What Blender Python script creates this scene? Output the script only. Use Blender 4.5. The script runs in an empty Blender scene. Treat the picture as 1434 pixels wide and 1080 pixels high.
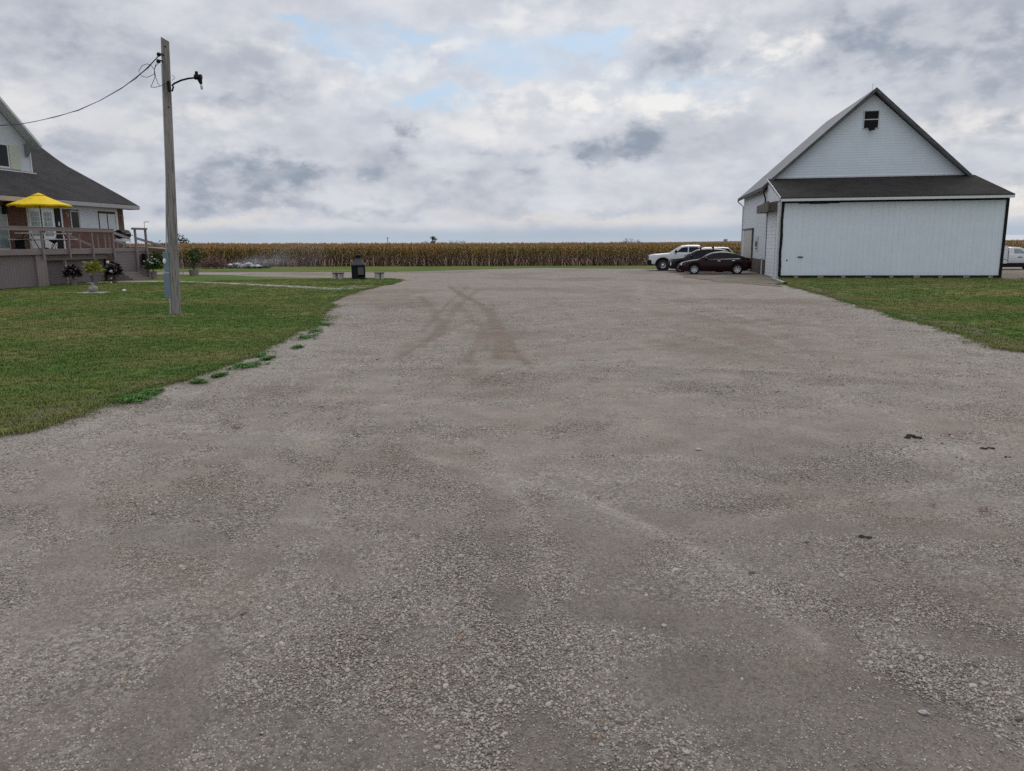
import bpy, bmesh, math, random
import numpy as np
from mathutils import Vector, Matrix
random.seed(7); rng = np.random.default_rng(11)
sc = bpy.context.scene; COL = sc.collection
R_ = math.radians
# ------------------------------------------------------------------ camera
F, PIT, ROL, H = 1065.0, R_(10.55), R_(0.45), 2.08
fwd = np.array([0, math.cos(PIT), -math.sin(PIT)]); up0 = np.array([0, math.sin(PIT), math.cos(PIT)]); rt0 = np.array([1., 0, 0])
rt = rt0*math.cos(ROL)-up0*math.sin(ROL); up = up0*math.cos(ROL)+rt0*math.sin(ROL)
CP = np.array([0, 0, H])
cam = bpy.data.objects.new('camera', bpy.data.cameras.new('camera')); COL.objects.link(cam)
cam.matrix_world = Matrix(((rt[0], up[0], -fwd[0], 0), (rt[1], up[1], -fwd[1], 0), (rt[2], up[2], -fwd[2], H), (0, 0, 0, 1)))
cam.data.sensor_width = 36; cam.data.lens = 36*F/1434; cam.data.clip_end = 20000; cam.data.clip_start = 0.05
sc.camera = cam
# survey helpers: where a line of sight meets the ground or a wall plane (used to measure the place)
def ray(px, py): return fwd+rt*(px-717)/F+up*(540-py)/F
def G(px, py, z=0.0):
    d = ray(px, py); return CP+d*((z-H)/d[2])
class Fr:
    def __init__(s, o, deg):
        a = R_(deg); s.a = a; s.o = np.array([o[0], o[1], 0.]); s.M = np.array([[math.cos(a), -math.sin(a), 0], [math.sin(a), math.cos(a), 0], [0, 0, 1]])
    def L(s, px, py, ax, val):
        c = s.M.T@(CP-s.o); d = s.M.T@ray(px, py); return c+d*((val-c[ax])/d[ax])
    def W(s, p): return s.o+s.M@np.array(p, float)
    def Lw(s, p): return s.M.T@(np.array(p, float)-s.o)
# ------------------------------------------------------------------ render / view
sc.view_settings.view_transform = 'Standard'; sc.view_settings.look = 'None'; sc.view_settings.gamma = 1
sc.view_settings.exposure = 0
sc.render.engine = 'CYCLES'; sc.cycles.use_denoising = False
sc.cycles.max_bounces = 6; sc.cycles.diffuse_bounces = 3; sc.cycles.transparent_max_bounces = 8
# ------------------------------------------------------------------ node helper
class NT:
    def __init__(s, tree): s.t = tree; s.n = tree.nodes; s.l = tree.links
    def new(s, typ, **kw):
        n = s.n.new(typ)
        for k, v in kw.items(): setattr(n, k, v)
        return n
    def put(s, sock, v):
        if v is None: return
        if isinstance(v, bpy.types.NodeSocket): s.l.new(v, sock)
        else:
            if isinstance(v, (tuple, list)) and len(v) == 3 and sock.type == 'RGBA': v = (*v, 1)
            sock.default_value = v
    def m(s, op, a, b=None, c=None, clamp=False):
        n = s.new('ShaderNodeMath', operation=op, use_clamp=clamp); s.put(n.inputs[0], a); s.put(n.inputs[1], b)
        if c is not None: s.put(n.inputs[2], c)
        return n.outputs[0]
    def add(s, a, b): return s.m('ADD', a, b)
    def sub(s, a, b): return s.m('SUBTRACT', a, b)
    def mul(s, a, b): return s.m('MULTIPLY', a, b)
    def div(s, a, b): return s.m('DIVIDE', a, b)
    def vm(s, op, a, b=None):
        n = s.new('ShaderNodeVectorMath', operation=op); s.put(n.inputs[0], a); s.put(n.inputs[1], b); return n.outputs[0]
    def mix(s, f, a, b, bt='MIX'):
        n = s.new('ShaderNodeMix', data_type='RGBA', blend_type=bt); s.put(n.inputs[0], f); s.put(n.inputs[6], a); s.put(n.inputs[7], b); return n.outputs[2]
    def step(s, v, lo, hi, a=0.0, b=1.0):
        n = s.new('ShaderNodeMapRange', interpolation_type='SMOOTHSTEP'); s.put(n.inputs[0], v)
        for i, x in zip((1, 2, 3, 4), (lo, hi, a, b)): s.put(n.inputs[i], x)
        return n.outputs[0]
    def noise(s, v, scale, det=4, rough=.55, dist=0.0, col=False):
        n = s.new('ShaderNodeTexNoise'); s.put(n.inputs['Vector'], v); s.put(n.inputs['Scale'], scale); s.put(n.inputs['Detail'], det)
        s.put(n.inputs['Roughness'], rough); s.put(n.inputs['Distortion'], dist); return n.outputs[1 if col else 0]
    def voro(s, v, scale, feat='F1', rand=1.0):
        n = s.new('ShaderNodeTexVoronoi', feature=feat); s.put(n.inputs['Vector'], v); s.put(n.inputs['Scale'], scale); s.put(n.inputs['Randomness'], rand); return n
    def scale(s, v, xyz, loc=(0, 0, 0), rot=(0, 0, 0)):
        n = s.new('ShaderNodeMapping'); s.put(n.inputs[0], v); n.inputs[1].default_value = loc; n.inputs[2].default_value = rot; n.inputs[3].default_value = xyz; return n.outputs[0]
    def sep(s, v): n = s.new('ShaderNodeSeparateXYZ'); s.put(n.inputs[0], v); return n.outputs
    def comb(s, x, y, z): n = s.new('ShaderNodeCombineXYZ'); s.put(n.inputs[0], x); s.put(n.inputs[1], y); s.put(n.inputs[2], z); return n.outputs[0]
    def obj(s): return s.new('ShaderNodeTexCoord').outputs['Object']
    def pos(s): return s.new('ShaderNodeNewGeometry').outputs['Position']
    def attr(s, name, typ='GEOMETRY'): return s.new('ShaderNodeAttribute', attribute_name=name, attribute_type=typ)
    def bump(s, h, strength=.5, dist=.01, nrm=None):
        n = s.new('ShaderNodeBump'); n.inputs['Strength'].default_value = strength; n.inputs['Distance'].default_value = dist; s.put(n.inputs['Height'], h); s.put(n.inputs['Normal'], nrm); return n.outputs[0]
MATS = {}
def mat(name, fn):
    m = bpy.data.materials.new(name); m.use_nodes = True; t = NT(m.node_tree); b = m.node_tree.nodes['Principled BSDF']
    fn(t, b); MATS[name] = m; return m
def plain(name, col, rough=.6, metal=0.0, var=.12, scale=8, spec=.4, bump=0.0, coat=0.0):
    def fn(t, b):
        o = t.obj(); n = t.noise(o, scale, 5); n2 = t.noise(o, scale*9, 3)
        f = t.add(t.mul(n, .7), t.mul(n2, .3)); f = t.step(f, .3, .7)
        t.put(b.inputs['Base Color'], t.mix(f, tuple(c*(1-var) for c in col), tuple(min(1, c*(1+var)) for c in col)))
        b.inputs['Roughness'].default_value = rough; b.inputs['Metallic'].default_value = metal; b.inputs['Specular IOR Level'].default_value = spec
        b.inputs['Coat Weight'].default_value = coat
        if bump: t.put(b.inputs['Normal'], t.bump(n2, bump, .01))
    return mat(name, fn)
# ------------------------------------------------------------------ world: overcast sky with broken cloud
SUN_AZ, SUN_EL = R_(18), R_(38)
w = bpy.data.worlds.new('World'); sc.world = w; w.use_nodes = True
t = NT(w.node_tree); bg = w.node_tree.nodes['Background']; bg.inputs[1].default_value = 0.1
nish = t.new('ShaderNodeTexSky', sky_type='NISHITA'); nish.sun_disc = False; nish.sun_elevation = SUN_EL; nish.sun_rotation = SUN_AZ
d = t.new('ShaderNodeTexCoord').outputs['Generated']; dx, dy, dz = t.sep(d)
az = t.m('ARCTAN2', dx, dy); el = t.m('ARCSINE', dz)
elc = t.m('MAXIMUM', el, 0.0)
# cloud sheet coordinates: flattened towards the horizon
den = t.add(dz, .22); P = t.comb(t.div(dx, den), t.div(dy, den), 0.0)
big = t.noise(P, 2.2, 6, .58, .3)
AE0 = t.comb(t.mul(az, 1.0), t.mul(el, 1.9), 1.7); fine = t.noise(AE0, 8.5, 8, .56, .12)
AE = t.comb(az, t.mul(el, 1.6), 0.0)
wn = t.noise(AE, 7.0, 6, .62, 0.2, col=True); wx, wy, wz = t.sep(wn)
wn2 = t.noise(AE, 24.0, 5, .6, 0.2, col=True); vx, vy, vz = t.sep(wn2)
azw = t.add(az, t.add(t.mul(t.sub(wx, .5), .22), t.mul(t.sub(vx, .5), .06)))
elw = t.add(el, t.add(t.mul(t.sub(wy, .5), .11), t.mul(t.sub(vy, .5), .035)))
def sky_ae(px, py):
    r = ray(px, py); r = r/np.linalg.norm(r); return math.atan2(r[0], r[1]), math.asin(r[2])
def blobs(lst, warp=True):
    tot = None
    for px, py, rw, rh, a in lst:
        a0, e0 = sky_ae(px, py); A = t.div(t.sub(azw if warp else az, a0), rw/F); E_ = t.div(t.sub(elw if warp else el, e0), rh/F)
        g = t.mul(t.m('EXPONENT', t.mul(t.add(t.mul(A, A), t.mul(E_, E_)), -1.0)), a)
        tot = g if tot is None else t.add(tot, g)
    return tot
puff = t.noise(t.comb(az, t.mul(el, 1.7), 5.1), 24.0, 7, .56, .1)
dark = blobs([(868, 205, 62, 28, 1.1), (800, 212, 45, 14, .5), (958, 68, 52, 30, .75), (542, 238, 48, 22, .75), (415, 240, 60, 20, .8), (335, 235, 60, 24, .6), (350, 70, 50, 50, .35), (380, 140, 60, 30, .55), (680, 217, 24, 10, .8),
              (738, 255, 34, 14, .6), (545, 185, 34, 16, .75), (640, 262, 60, 16, .55), (985, 180, 40, 30, .5), (1330, 50, 200, 85, .62), (1250, 240, 60, 40, .3), (1390, 150, 60, 40, .5), (320, 278, 150, 20, .55), (150, 60, 120, 40, .55),
              (90, 200, 100, 45, .5), (270, 255, 50, 30, .4), (30, 40, 60, 60, .35), (900, 290, 300, 12, .3), (1200, 60, 60, 40, .4), (520, 292, 200, 10, .35), (1410, 260, 50, 30, .4), (240, 160, 60, 40, .3)])
brite = blobs([(870, 128, 75, 26, .8), (1095, 60, 34, 14, .9), (1045, 88, 44, 12, .9), (905, 165, 40, 8, .6), (740, 140, 90, 20, .6), (560, 88, 70, 14, .5), (620, 70, 55, 10, .5), (380, 50, 60, 12, .5), (960, 20, 90, 18, .4), (1370, 185, 60, 16, .6),
               (1040, 135, 24, 10, .7), (480, 105, 60, 26, .4), (680, 180, 90, 18, .45), (300, 175, 90, 26, .4), (1425, 290, 40, 12, .7), (800, 55, 70, 10, .4), (30, 150, 80, 30, .3), (720, 18, 90, 12, .5), (960, 140, 60, 14, .5)])
blue = blobs([(790, 52, 60, 8, 1.0), (722, 80, 36, 12, .9), (585, 42, 32, 9, .9), (700, 105, 50, 10, .75), (600, 140, 60, 9, .75), (410, 8, 26, 8, .8), (850, 40, 30, 12, .7), (500, 70, 60, 16, .5), (840, 60, 24, 20, .5), (455, 40, 50, 22, .45), (980, 110, 50, 12, .3)])
wide = blobs([(680, 60, 260, 70, 1.0), (1000, 110, 220, 50, .6), (560, 190, 220, 50, .45)])
band = t.mul(t.m('EXPONENT', t.mul(t.m('POWER', t.div(t.sub(elw, 0.030), 0.007), 2.0), -1.0)), 1.0)
base = t.mix(t.step(big, .35, .68), (.55, .575, .64), (.65, .675, .735))
base = t.mix(t.mul(t.step(fine, .42, .70), .6), base, (.76, .765, .80))
base = t.mix(t.mul(t.step(fine, .5, .3), .5), base, (.47, .49, .55))
base = t.mix(t.step(puff, .48, .66, 0, .22), base, (.80, .79, .80))
base = t.mix(t.step(puff, .50, .34, 0, .20), base, (.44, .47, .53))
nz = t.mul(t.step(fine, .3, .7, .72, 1.15), t.step(puff, .66, .36, .8, 1.12)); nzb = t.step(puff, .38, .62, .35, 1.35)
base = t.mix(t.m('MINIMUM', t.mul(brite, nzb), .97), base, (.93, .90, .86))
nishs = t.vm('MULTIPLY', nish.outputs[0], (.115, .115, .115))
bl = t.m('MINIMUM', t.mul(t.step(t.add(t.mul(blue, 1.2), t.mul(wide, .4)), .0, 1.15), t.step(fine, .75, .4, .45, 1.0)), .95)
blcol = t.mix(.2, (.46, .62, .80), nishs)
base = t.mix(bl, base, blcol)
base = t.mix(t.m('MINIMUM', t.step(t.mul(dark, nz), .04, 1.15), .92), base, t.mix(t.step(puff, .36, .62), (.27, .32, .40), (.40, .44, .51)))
base = t.mix(t.mul(band, t.step(t.noise(t.comb(t.mul(az, 3.0), t.mul(el, 14.0), 3.0), 2.5, 3), .35, .6, .1, .75)), base, (.72, .69, .66))
base = t.mix(t.step(el, .028, .012, 0.0, .8), base, (.40, .475, .57))
base = t.mix(t.step(el, .008, -.002, 0.0, .45), base, (.56, .60, .66))
zen = t.step(el, .40, 1.1, 1.0, 1.6)          # overcast zenith is brighter than the horizon band
base = t.vm('MULTIPLY', base, t.comb(zen, zen, zen))
base = t.mix(t.step(el, 0.0, -.05), base, (.16, .15, .13))
t.l.new(t.vm('MULTIPLY', base, (10, 10, 10)), bg.inputs[0])
w.cycles.sampling_method = 'MANUAL'; w.cycles.sample_map_resolution = 1024
sun = bpy.data.objects.new('sun', bpy.data.lights.new('sun', 'SUN')); COL.objects.link(sun)
sun.data.energy = 0.7; sun.data.angle = R_(25); sun.data.color = (1, .95, .88)
sd = Vector((math.sin(SUN_AZ)*math.cos(SUN_EL), math.cos(SUN_AZ)*math.cos(SUN_EL), math.sin(SUN_EL)))
sun.rotation_euler = sd.to_track_quat('Z', 'Y').to_euler()
# ------------------------------------------------------------------ object helpers
def tag(o, label=None, cat=None, group=None, kind=None):
    if label: o['label'] = label
    if cat: o['category'] = cat
    if group: o['group'] = group
    if kind: o['kind'] = kind
    return o
def empty(name, loc, rz, label, cat, group=None):
    o = bpy.data.objects.new(name, None); COL.objects.link(o); o.location = loc; o.rotation_euler = (0, 0, rz); o.empty_display_size = .2
    return tag(o, label, cat, group)
class MB:
    def __init__(s): s.v = []; s.f = []; s.mi = []; s.cur = 0
    def vs(s, pts): k = len(s.v); s.v += [tuple(map(float, p)) for p in pts]; return k
    def face(s, idx): s.f.append(tuple(idx)); s.mi.append(s.cur)
    def poly(s, pts): k = s.vs(pts); s.face(range(k, k+len(pts))); return s
    def box(s, x0, x1, y0, y1, z0, z1):
        k = s.vs([(x0, y0, z0), (x1, y0, z0), (x1, y1, z0), (x0, y1, z0), (x0, y0, z1), (x1, y0, z1), (x1, y1, z1), (x0, y1, z1)])
        for q in ((0, 3, 2, 1), (4, 5, 6, 7), (0, 1, 5, 4), (1, 2, 6, 5), (2, 3, 7, 6), (3, 0, 4, 7)): s.face([k+i for i in q])
        return s
    def prism(s, pts, off):     # pts: 3d polygon, off: extrusion vector
        n = len(pts); k = s.vs(pts); s.vs([tuple(np.array(p)+np.array(off)) for p in pts])
        s.face([k+i for i in range(n)][::-1]); s.face([k+n+i for i in range(n)])
        for i in range(n): j = (i+1) % n; s.face((k+i, k+j, k+n+j, k+n+i))
        return s
    def tube(s, pts, rad, seg=8, cap=True, flat=1.0):
        pts = [Vector(p) for p in pts]; n = len(pts)
        if not hasattr(rad, '__len__'): rad = [rad]*n
        prev = None; k0 = len(s.v)
        for i, p in enumerate(pts):
            d = (pts[min(i+1, n-1)]-pts[max(i-1, 0)]).normalized()
            u = prev if prev is not None else (Vector((0, 0, 1)) if abs(d.z) < .9 else Vector((1, 0, 0)))
            a = (u-d*u.dot(d)).normalized(); b = d.cross(a); prev = a
            s.vs([p+(a*math.cos(2*math.pi*j/seg)+b*math.sin(2*math.pi*j/seg)*flat)*rad[i] for j in range(seg)])
        for i in range(n-1):
            for j in range(seg):
                j2 = (j+1) % seg; s.face((k0+i*seg+j, k0+i*seg+j2, k0+(i+1)*seg+j2, k0+(i+1)*seg+j))
        if cap: s.face([k0+j for j in range(seg)][::-1]); s.face([k0+(n-1)*seg+j for j in range(seg)])
        return s
    def beam(s, a, b, w, h):    # rectangular bar, w across (horizontal), h in the upright direction
        a, b = Vector(a), Vector(b); d = (b-a).normalized(); side = d.cross(Vector((0, 0, 1)))
        if side.length < .01: side = Vector((1, 0, 0))
        side.normalize(); u = side.cross(d).normalized(); side = side*w/2; u = u*h/2
        k = s.vs([a-side-u, a+side-u, a+side+u, a-side+u, b-side-u, b+side-u, b+side+u, b-side+u])
        for q in ((0, 3, 2, 1), (4, 5, 6, 7), (0, 1, 5, 4), (1, 2, 6, 5), (2, 3, 7, 6), (3, 0, 4, 7)): s.face([k+i for i in q])
        return s
    def lathe(s, prof, c=(0, 0, 0), seg=20, axis='z'):
        k0 = len(s.v)
        for r, z in prof:
            for j in range(seg):
                a = 2*math.pi*j/seg; x, y = r*math.cos(a), r*math.sin(a)
                p = (x, y, z) if axis == 'z' else (x, z, y)
                s.v.append((c[0]+p[0], c[1]+p[1], c[2]+p[2]))
        for i in range(len(prof)-1):
            for j in range(seg):
                j2 = (j+1) % seg; q = (k0+i*seg+j, k0+i*seg+j2, k0+(i+1)*seg+j2, k0+(i+1)*seg+j)
                s.face(q if axis == 'z' else q[::-1])
        return s
    def blob(s, c, r, seed=0, amp=.25, sub=2):
        bm = bmesh.new(); bmesh.ops.create_icosphere(bm, subdivisions=sub, radius=1); rr = random.Random(seed); k = len(s.v)
        off = Vector((rr.random()*50,)*3)
        from mathutils import noise as mn
        for v in bm.verts:
            q = 1+amp*mn.noise(v.co*1.7+off)*1.6; s.v.append((c[0]+v.co.x*r[0]*q, c[1]+v.co.y*r[1]*q, c[2]+v.co.z*r[2]*q))
        for f in bm.faces: s.face([k+v.index for v in f.verts])
        bm.free(); return s
    def build(s, name, mats, parent=None, smooth=False, bevel=0.0, angle=None, **kw):
        me = bpy.data.meshes.new(name); me.from_pydata(s.v, [], s.f)
        for m_ in (mats if isinstance(mats, (list, tuple)) else [mats]): me.materials.append(m_)
        if len(me.materials) > 1: me.polygons.foreach_set('material_index', s.mi)
        bm = bmesh.new(); bm.from_mesh(me); bmesh.ops.recalc_face_normals(bm, faces=bm.faces); bm.to_mesh(me); bm.free()
        o = bpy.data.objects.new(name, me); COL.objects.link(o)
        if parent: o.parent = parent
        if smooth:
            me.shade_smooth()
            if angle is not None: me.set_sharp_from_angle(angle=R_(angle))
        if bevel: b = o.modifiers.new('bevel', 'BEVEL'); b.width = bevel; b.segments = 2; b.limit_method = 'ANGLE'
        if kw: tag(o, **kw)
        return o
def copy_tree(o, parent=None):
    c = o.copy(); COL.objects.link(c)
    if parent: c.parent = parent
    for ch in list(o.children): copy_tree(ch, c)
    return c
# scatter: one object whose mesh holds prototypes (pid 0..k-1) and loose points (pid -1); geometry nodes instance them
def scatter(name, protos, pts, var, rot, scl, tint, material, **kw):
    V = []; Fc = []; pid = []; hue = []
    for i, (vv, ff, hh) in enumerate(protos):
        k = len(V); V += vv; Fc += [tuple(k+a for a in f) for f in ff]; pid += [i]*len(vv); hue += hh
    k = len(V); n = len(pts); V = np.vstack([np.array(V, float), pts]); tot = len(V)
    me = bpy.data.meshes.new(name); me.from_pydata(V.tolist(), [], Fc); me.materials.append(material)
    def at(nm, typ, arr):
        a = me.attributes.new(nm, typ, 'POINT'); a.data.foreach_set('vector' if typ == 'FLOAT_VECTOR' else 'value', np.ascontiguousarray(arr).ravel())
    z = np.zeros(k)
    at('pid', 'INT', np.array(pid+[-1]*n, dtype=np.int32)); at('hue', 'FLOAT', np.array(hue+[0]*n, dtype=np.float32))
    at('var', 'INT', np.concatenate([z, var]).astype(np.int32)); at('scl', 'FLOAT', np.concatenate([z, scl]).astype(np.float32))
    at('tint', 'FLOAT', np.concatenate([z, tint]).astype(np.float32))
    at('rot', 'FLOAT_VECTOR', np.vstack([np.zeros((k, 3)), rot]).astype(np.float32))
    o = bpy.data.objects.new(name, me); COL.objects.link(o)
    g = bpy.data.node_groups.new(name, 'GeometryNodeTree')
    g.interface.new_socket('Geometry', in_out='INPUT', socket_type='NodeSocketGeometry'); g.interface.new_socket('Geometry', in_out='OUTPUT', socket_type='NodeSocketGeometry')
    T = NT(g); gi = T.new('NodeGroupInput'); go = T.new('NodeGroupOutput')
    def named(nm, typ): n_ = T.new('GeometryNodeInputNamedAttribute', data_type=typ); n_.inputs[0].default_value = nm; return n_.outputs[0]
    def cmp(v): n_ = T.new('FunctionNodeCompare', data_type='INT', operation='EQUAL'); T.l.new(named('pid', 'INT'), n_.inputs[2]); n_.inputs[3].default_value = v; return n_.outputs[0]
    def sepg(v): n_ = T.new('GeometryNodeSeparateGeometry', domain='POINT'); T.l.new(gi.outputs[0], n_.inputs[0]); T.l.new(cmp(v), n_.inputs[1]); return n_.outputs[0]
    g2i = T.new('GeometryNodeGeometryToInstance')
    for i in reversed(range(len(protos))): T.l.new(sepg(i), g2i.inputs[0])
    m2p = T.new('GeometryNodeMeshToPoints'); T.l.new(sepg(-1), m2p.inputs[0])
    iop = T.new('GeometryNodeInstanceOnPoints'); T.l.new(m2p.outputs[0], iop.inputs[0]); T.l.new(g2i.outputs[0], iop.inputs[2]); iop.inputs[3].default_value = True
    T.l.new(named('var', 'INT'), iop.inputs[4])
    e2r = T.new('FunctionNodeEulerToRotation'); T.l.new(named('rot', 'FLOAT_VECTOR'), e2r.inputs[0]); T.l.new(e2r.outputs[0], iop.inputs[5])
    T.l.new(named('scl', 'FLOAT'), iop.inputs[6]); T.l.new(iop.outputs[0], go.inputs[0])
    md = o.modifiers.new('scatter', 'NODES'); md.node_group = g
    tag(o, **kw); return o
def inpoly(P, poly):
    x, y = P[:, 0], P[:, 1]; ins = np.zeros(len(P), bool); n = len(poly)
    for i in range(n):
        x1, y1 = poly[i]; x2, y2 = poly[(i+1) % n]
        c = ((y1 > y) != (y2 > y)); 
        with np.errstate(divide='ignore', invalid='ignore'): ins ^= c & (x < (x2-x1)*(y-y1)/(y2-y1+1e-12)+x1)
    return ins
def vnoise(P, sc_, seed):   # smooth value noise in numpy
    r = np.random.default_rng(seed); T = r.random((256, 256)); q = P*sc_; i = np.floor(q).astype(int); f = q-i; f = f*f*(3-2*f)
    a = T[i[:, 0] % 256, i[:, 1] % 256]; b = T[(i[:, 0]+1) % 256, i[:, 1] % 256]; c = T[i[:, 0] % 256, (i[:, 1]+1) % 256]; d_ = T[(i[:, 0]+1) % 256, (i[:, 1]+1) % 256]
    return (a*(1-f[:, 0])+b*f[:, 0])*(1-f[:, 1])+(c*(1-f[:, 0])+d_*f[:, 0])*f[:, 1]
def fbm(P, sc_, seed, o=4): return sum(vnoise(P, sc_*2**k, seed+k)*.5**k for k in range(o))/sum(.5**k for k in range(o))

# ------------------------------------------------------------------ materials
def m_gravel(t, b):
    o = t.pos(); att = t.attr('track').outputs['Fac']; loo = t.attr('loose').outputs['Fac']
    v1 = t.voro(o, 42); v2 = t.voro(o, 85); v3 = t.voro(o, 17)
    c1 = t.sep(v1.outputs['Color'])[0]; c2 = t.sep(v2.outputs['Color'])[1]; c3 = t.sep(v3.outputs['Color'])[2]
    st = t.noise(t.scale(o, (.35, 1.3, 1), rot=(0, 0, .12)), .8, 7, .62, .4)
    st2 = t.noise(o, 3.2, 6, .65)
    L = t.add(t.mul(loo, .75), t.add(t.mul(t.sub(st, .5), .9), t.mul(t.sub(st2, .5), .55)))
    L = t.step(L, .12, .72)
    comp = t.mix(t.step(t.noise(o, .45, 5, .6), .35, .65), (.200, .166, .136), (.176, .152, .128))
    comp = t.mix(t.step(t.noise(o, .9, 4), .58, .72, 0, .5), comp, (.225, .160, .110))
    stone = t.mix(c1, (.165, .146, .122), (.46, .42, .365))
    stone = t.mix(t.step(c2, .90, .96), stone, (.27, .19, .135))
    stone = t.mix(t.step(c2, .0, .08, .6, 0), stone, (.09, .085, .08))
    fines = t.mix(t.step(c2, .25, .85), comp, t.vm('MULTIPLY', comp, (1.45, 1.45, 1.45)))
    fines = t.mix(t.step(t.sep(t.voro(o, 130).outputs['Color'])[0], .4, .95, 0, .55), fines, (.30, .288, .268))
    fines = t.mix(t.step(t.noise(o, 60, 3, .7), .62, .72, 0, .7), fines, (.075, .068, .058))
    fines = t.mix(t.step(t.noise(t.scale(o, (1, 1, 1), loc=(9, 3, 0)), 95, 3, .7), .6, .7, 0, .6), fines, (.33, .315, .285))
    c = t.mix(t.add(t.mul(L, .72), t.mul(t.step(c1, .45, .8), .18)), fines, stone)
    c = t.mix(t.mul(att, .72), c, t.mix(c2, (.125, .086, .058), (.18, .130, .092)))
    c = t.mix(t.mul(t.attr('pale').outputs['Fac'], t.step(c1, .2, .8, .25, .75)), c, (.37, .345, .31))
    rs = t.step(t.noise(o, .55, 5, .65, .3), .50, .66, 0, .26); c = t.mix(rs, c, (.225, .160, .120))
    mac = t.mul(t.step(t.noise(o, 1.7, 6, .7), .3, .7, .86, 1.13), t.step(t.attr('near_vignette').outputs['Fac'], 0, 1, 1.02, .66)); c = t.vm('MULTIPLY', c, t.comb(mac, mac, mac))  # patchy tone, times the vignette painted into the gravel near the camera
    t.put(b.inputs['Base Color'], c); b.inputs['Roughness'].default_value = .95; b.inputs['Specular IOR Level'].default_value = .15
    h = t.add(t.mul(v1.outputs['Distance'], -1.0), t.mul(v2.outputs['Distance'], -.6)); h = t.add(h, t.mul(t.noise(o, 9, 4), .8)); h = t.mul(h, t.add(t.mul(L, .8), .35))
    t.put(b.inputs['Normal'], t.bump(h, .8, .014))
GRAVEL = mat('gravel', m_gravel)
def m_rock(t, b):
    ti = t.attr('tint', 'INSTANCER').outputs['Fac']
    c = t.mix(t.m('FRACT', t.mul(ti, 9.7)), (.205, .178, .148), (.53, .485, .42)); o = t.obj()
    c = t.mix(t.step(t.m('FRACT', t.mul(ti, 37.7)), .90, .93, 0, .75), c, (.28, .185, .12))
    c = t.mix(t.step(t.m('FRACT', t.mul(ti, 51.3)), .93, .95, 0, .8), c, (.08, .075, .07))
    c = t.mix(t.mul(t.noise(o, 2.5, 4), .35), c, (.20, .175, .148)); c = t.mix(t.step(t.noise(t.pos(), .55, 5, .65, .3), .52, .68, 0, .30), c, (.25, .175, .13)); t.put(b.inputs['Base Color'], c); b.inputs['Roughness'].default_value = .9; b.inputs['Specular IOR Level'].default_value = .2
ROCK = mat('loose_stone', m_rock)
def grass_col(t, o):
    g = t.noise(t.scale(o, (.6, 1.0, 1), rot=(0, 0, -.45)), .30, 4, .5, .4); g2 = t.noise(o, 1.6, 5, .65); g3 = t.noise(t.scale(o, (.6, 2.4, 1), rot=(0, 0, .35)), .7, 4, .6)
    f = t.step(t.add(t.mul(g, .75), t.add(t.mul(g3, .30), t.mul(g2, .06))), .44, .70)
    c = t.mix(f, (.080, .138, .028), (.178, .172, .062))
    c = t.mix(t.step(g3, .62, .76, 0, .55), c, (.21, .155, .08))
    return t.mix(t.step(g2, .55, .72, 0, .35), c, (.045, .095, .020))
def m_lawn(t, b):
    o = t.pos(); c = grass_col(t, o)
    n = t.noise(t.scale(o, (1, .5, 1)), 34, 5, .7); n1 = t.noise(o, 7, 5, .7); k = t.mul(t.step(n, .25, .75, .85, 1.12), t.step(n1, .3, .7, .88, 1.12)); c = t.vm('MULTIPLY', c, t.comb(k, k, k))
    t.put(b.inputs['Base Color'], c); b.inputs['Roughness'].default_value = 1; b.inputs['Specular IOR Level'].default_value = .05
    t.put(b.inputs['Normal'], t.bump(t.add(n, n1), .5, .02))
LAWN = mat('lawn_turf', m_lawn)
def m_blade(t, b):
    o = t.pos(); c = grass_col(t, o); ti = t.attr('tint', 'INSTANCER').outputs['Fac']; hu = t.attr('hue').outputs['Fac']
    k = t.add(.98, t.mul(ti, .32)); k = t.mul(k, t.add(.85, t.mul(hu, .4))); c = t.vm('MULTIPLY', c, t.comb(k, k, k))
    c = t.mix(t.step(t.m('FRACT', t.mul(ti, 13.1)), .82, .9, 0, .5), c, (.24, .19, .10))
    t.put(b.inputs['Base Color'], c); b.inputs['Roughness'].default_value = .7; b.inputs['Specular IOR Level'].default_value = .15
BLADE = mat('grass_blade', m_blade)
def m_corn(t, b):
    hu = t.attr('hue').outputs['Fac']; ti = t.attr('tint', 'INSTANCER').outputs['Fac']; o = t.pos(); z = t.sep(o)[2]
    pn = t.noise(t.scale(o, (1, 1, .2)), .16, 4, .6)
    gr = t.mix(t.step(t.add(ti, t.mul(t.sub(pn, .5), 2.2)), .2, .8), (.15, .135, .038), (.33, .20, .06))
    low = t.mix(t.m('FRACT', t.mul(ti, 7.3)), (.20, .125, .095), (.44, .32, .24))
    topc = t.mix(t.m('FRACT', t.mul(ti, 3.7)), (.36, .20, .075), (.42, .29, .13))
    zz = t.add(z, t.mul(t.sub(t.m('FRACT', t.mul(ti, 5.1)), .5), .5))
    c = t.mix(t.step(zz, .75, 1.25), low, gr); c = t.mix(t.step(zz, 1.55, 1.95), c, topc)
    c = t.mix(t.step(t.m('FRACT', t.add(t.mul(hu, 9.1), t.mul(ti, 17.0))), .74, .9, 0, .7), c, (.40, .30, .19))
    t.put(b.inputs['Base Color'], c); b.inputs['Roughness'].default_value = .75; b.inputs['Specular IOR Level'].default_value = .15
CORN = mat('dry_corn', m_corn)
def m_soil(t, b):
    o = t.pos(); n = t.noise(o, .05, 6, .6); c = t.mix(n, (.075, .068, .03), (.13, .095, .05)); t.put(b.inputs['Base Color'], c); b.inputs['Roughness'].default_value = 1
SOIL = mat('field_soil', m_soil)
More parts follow.
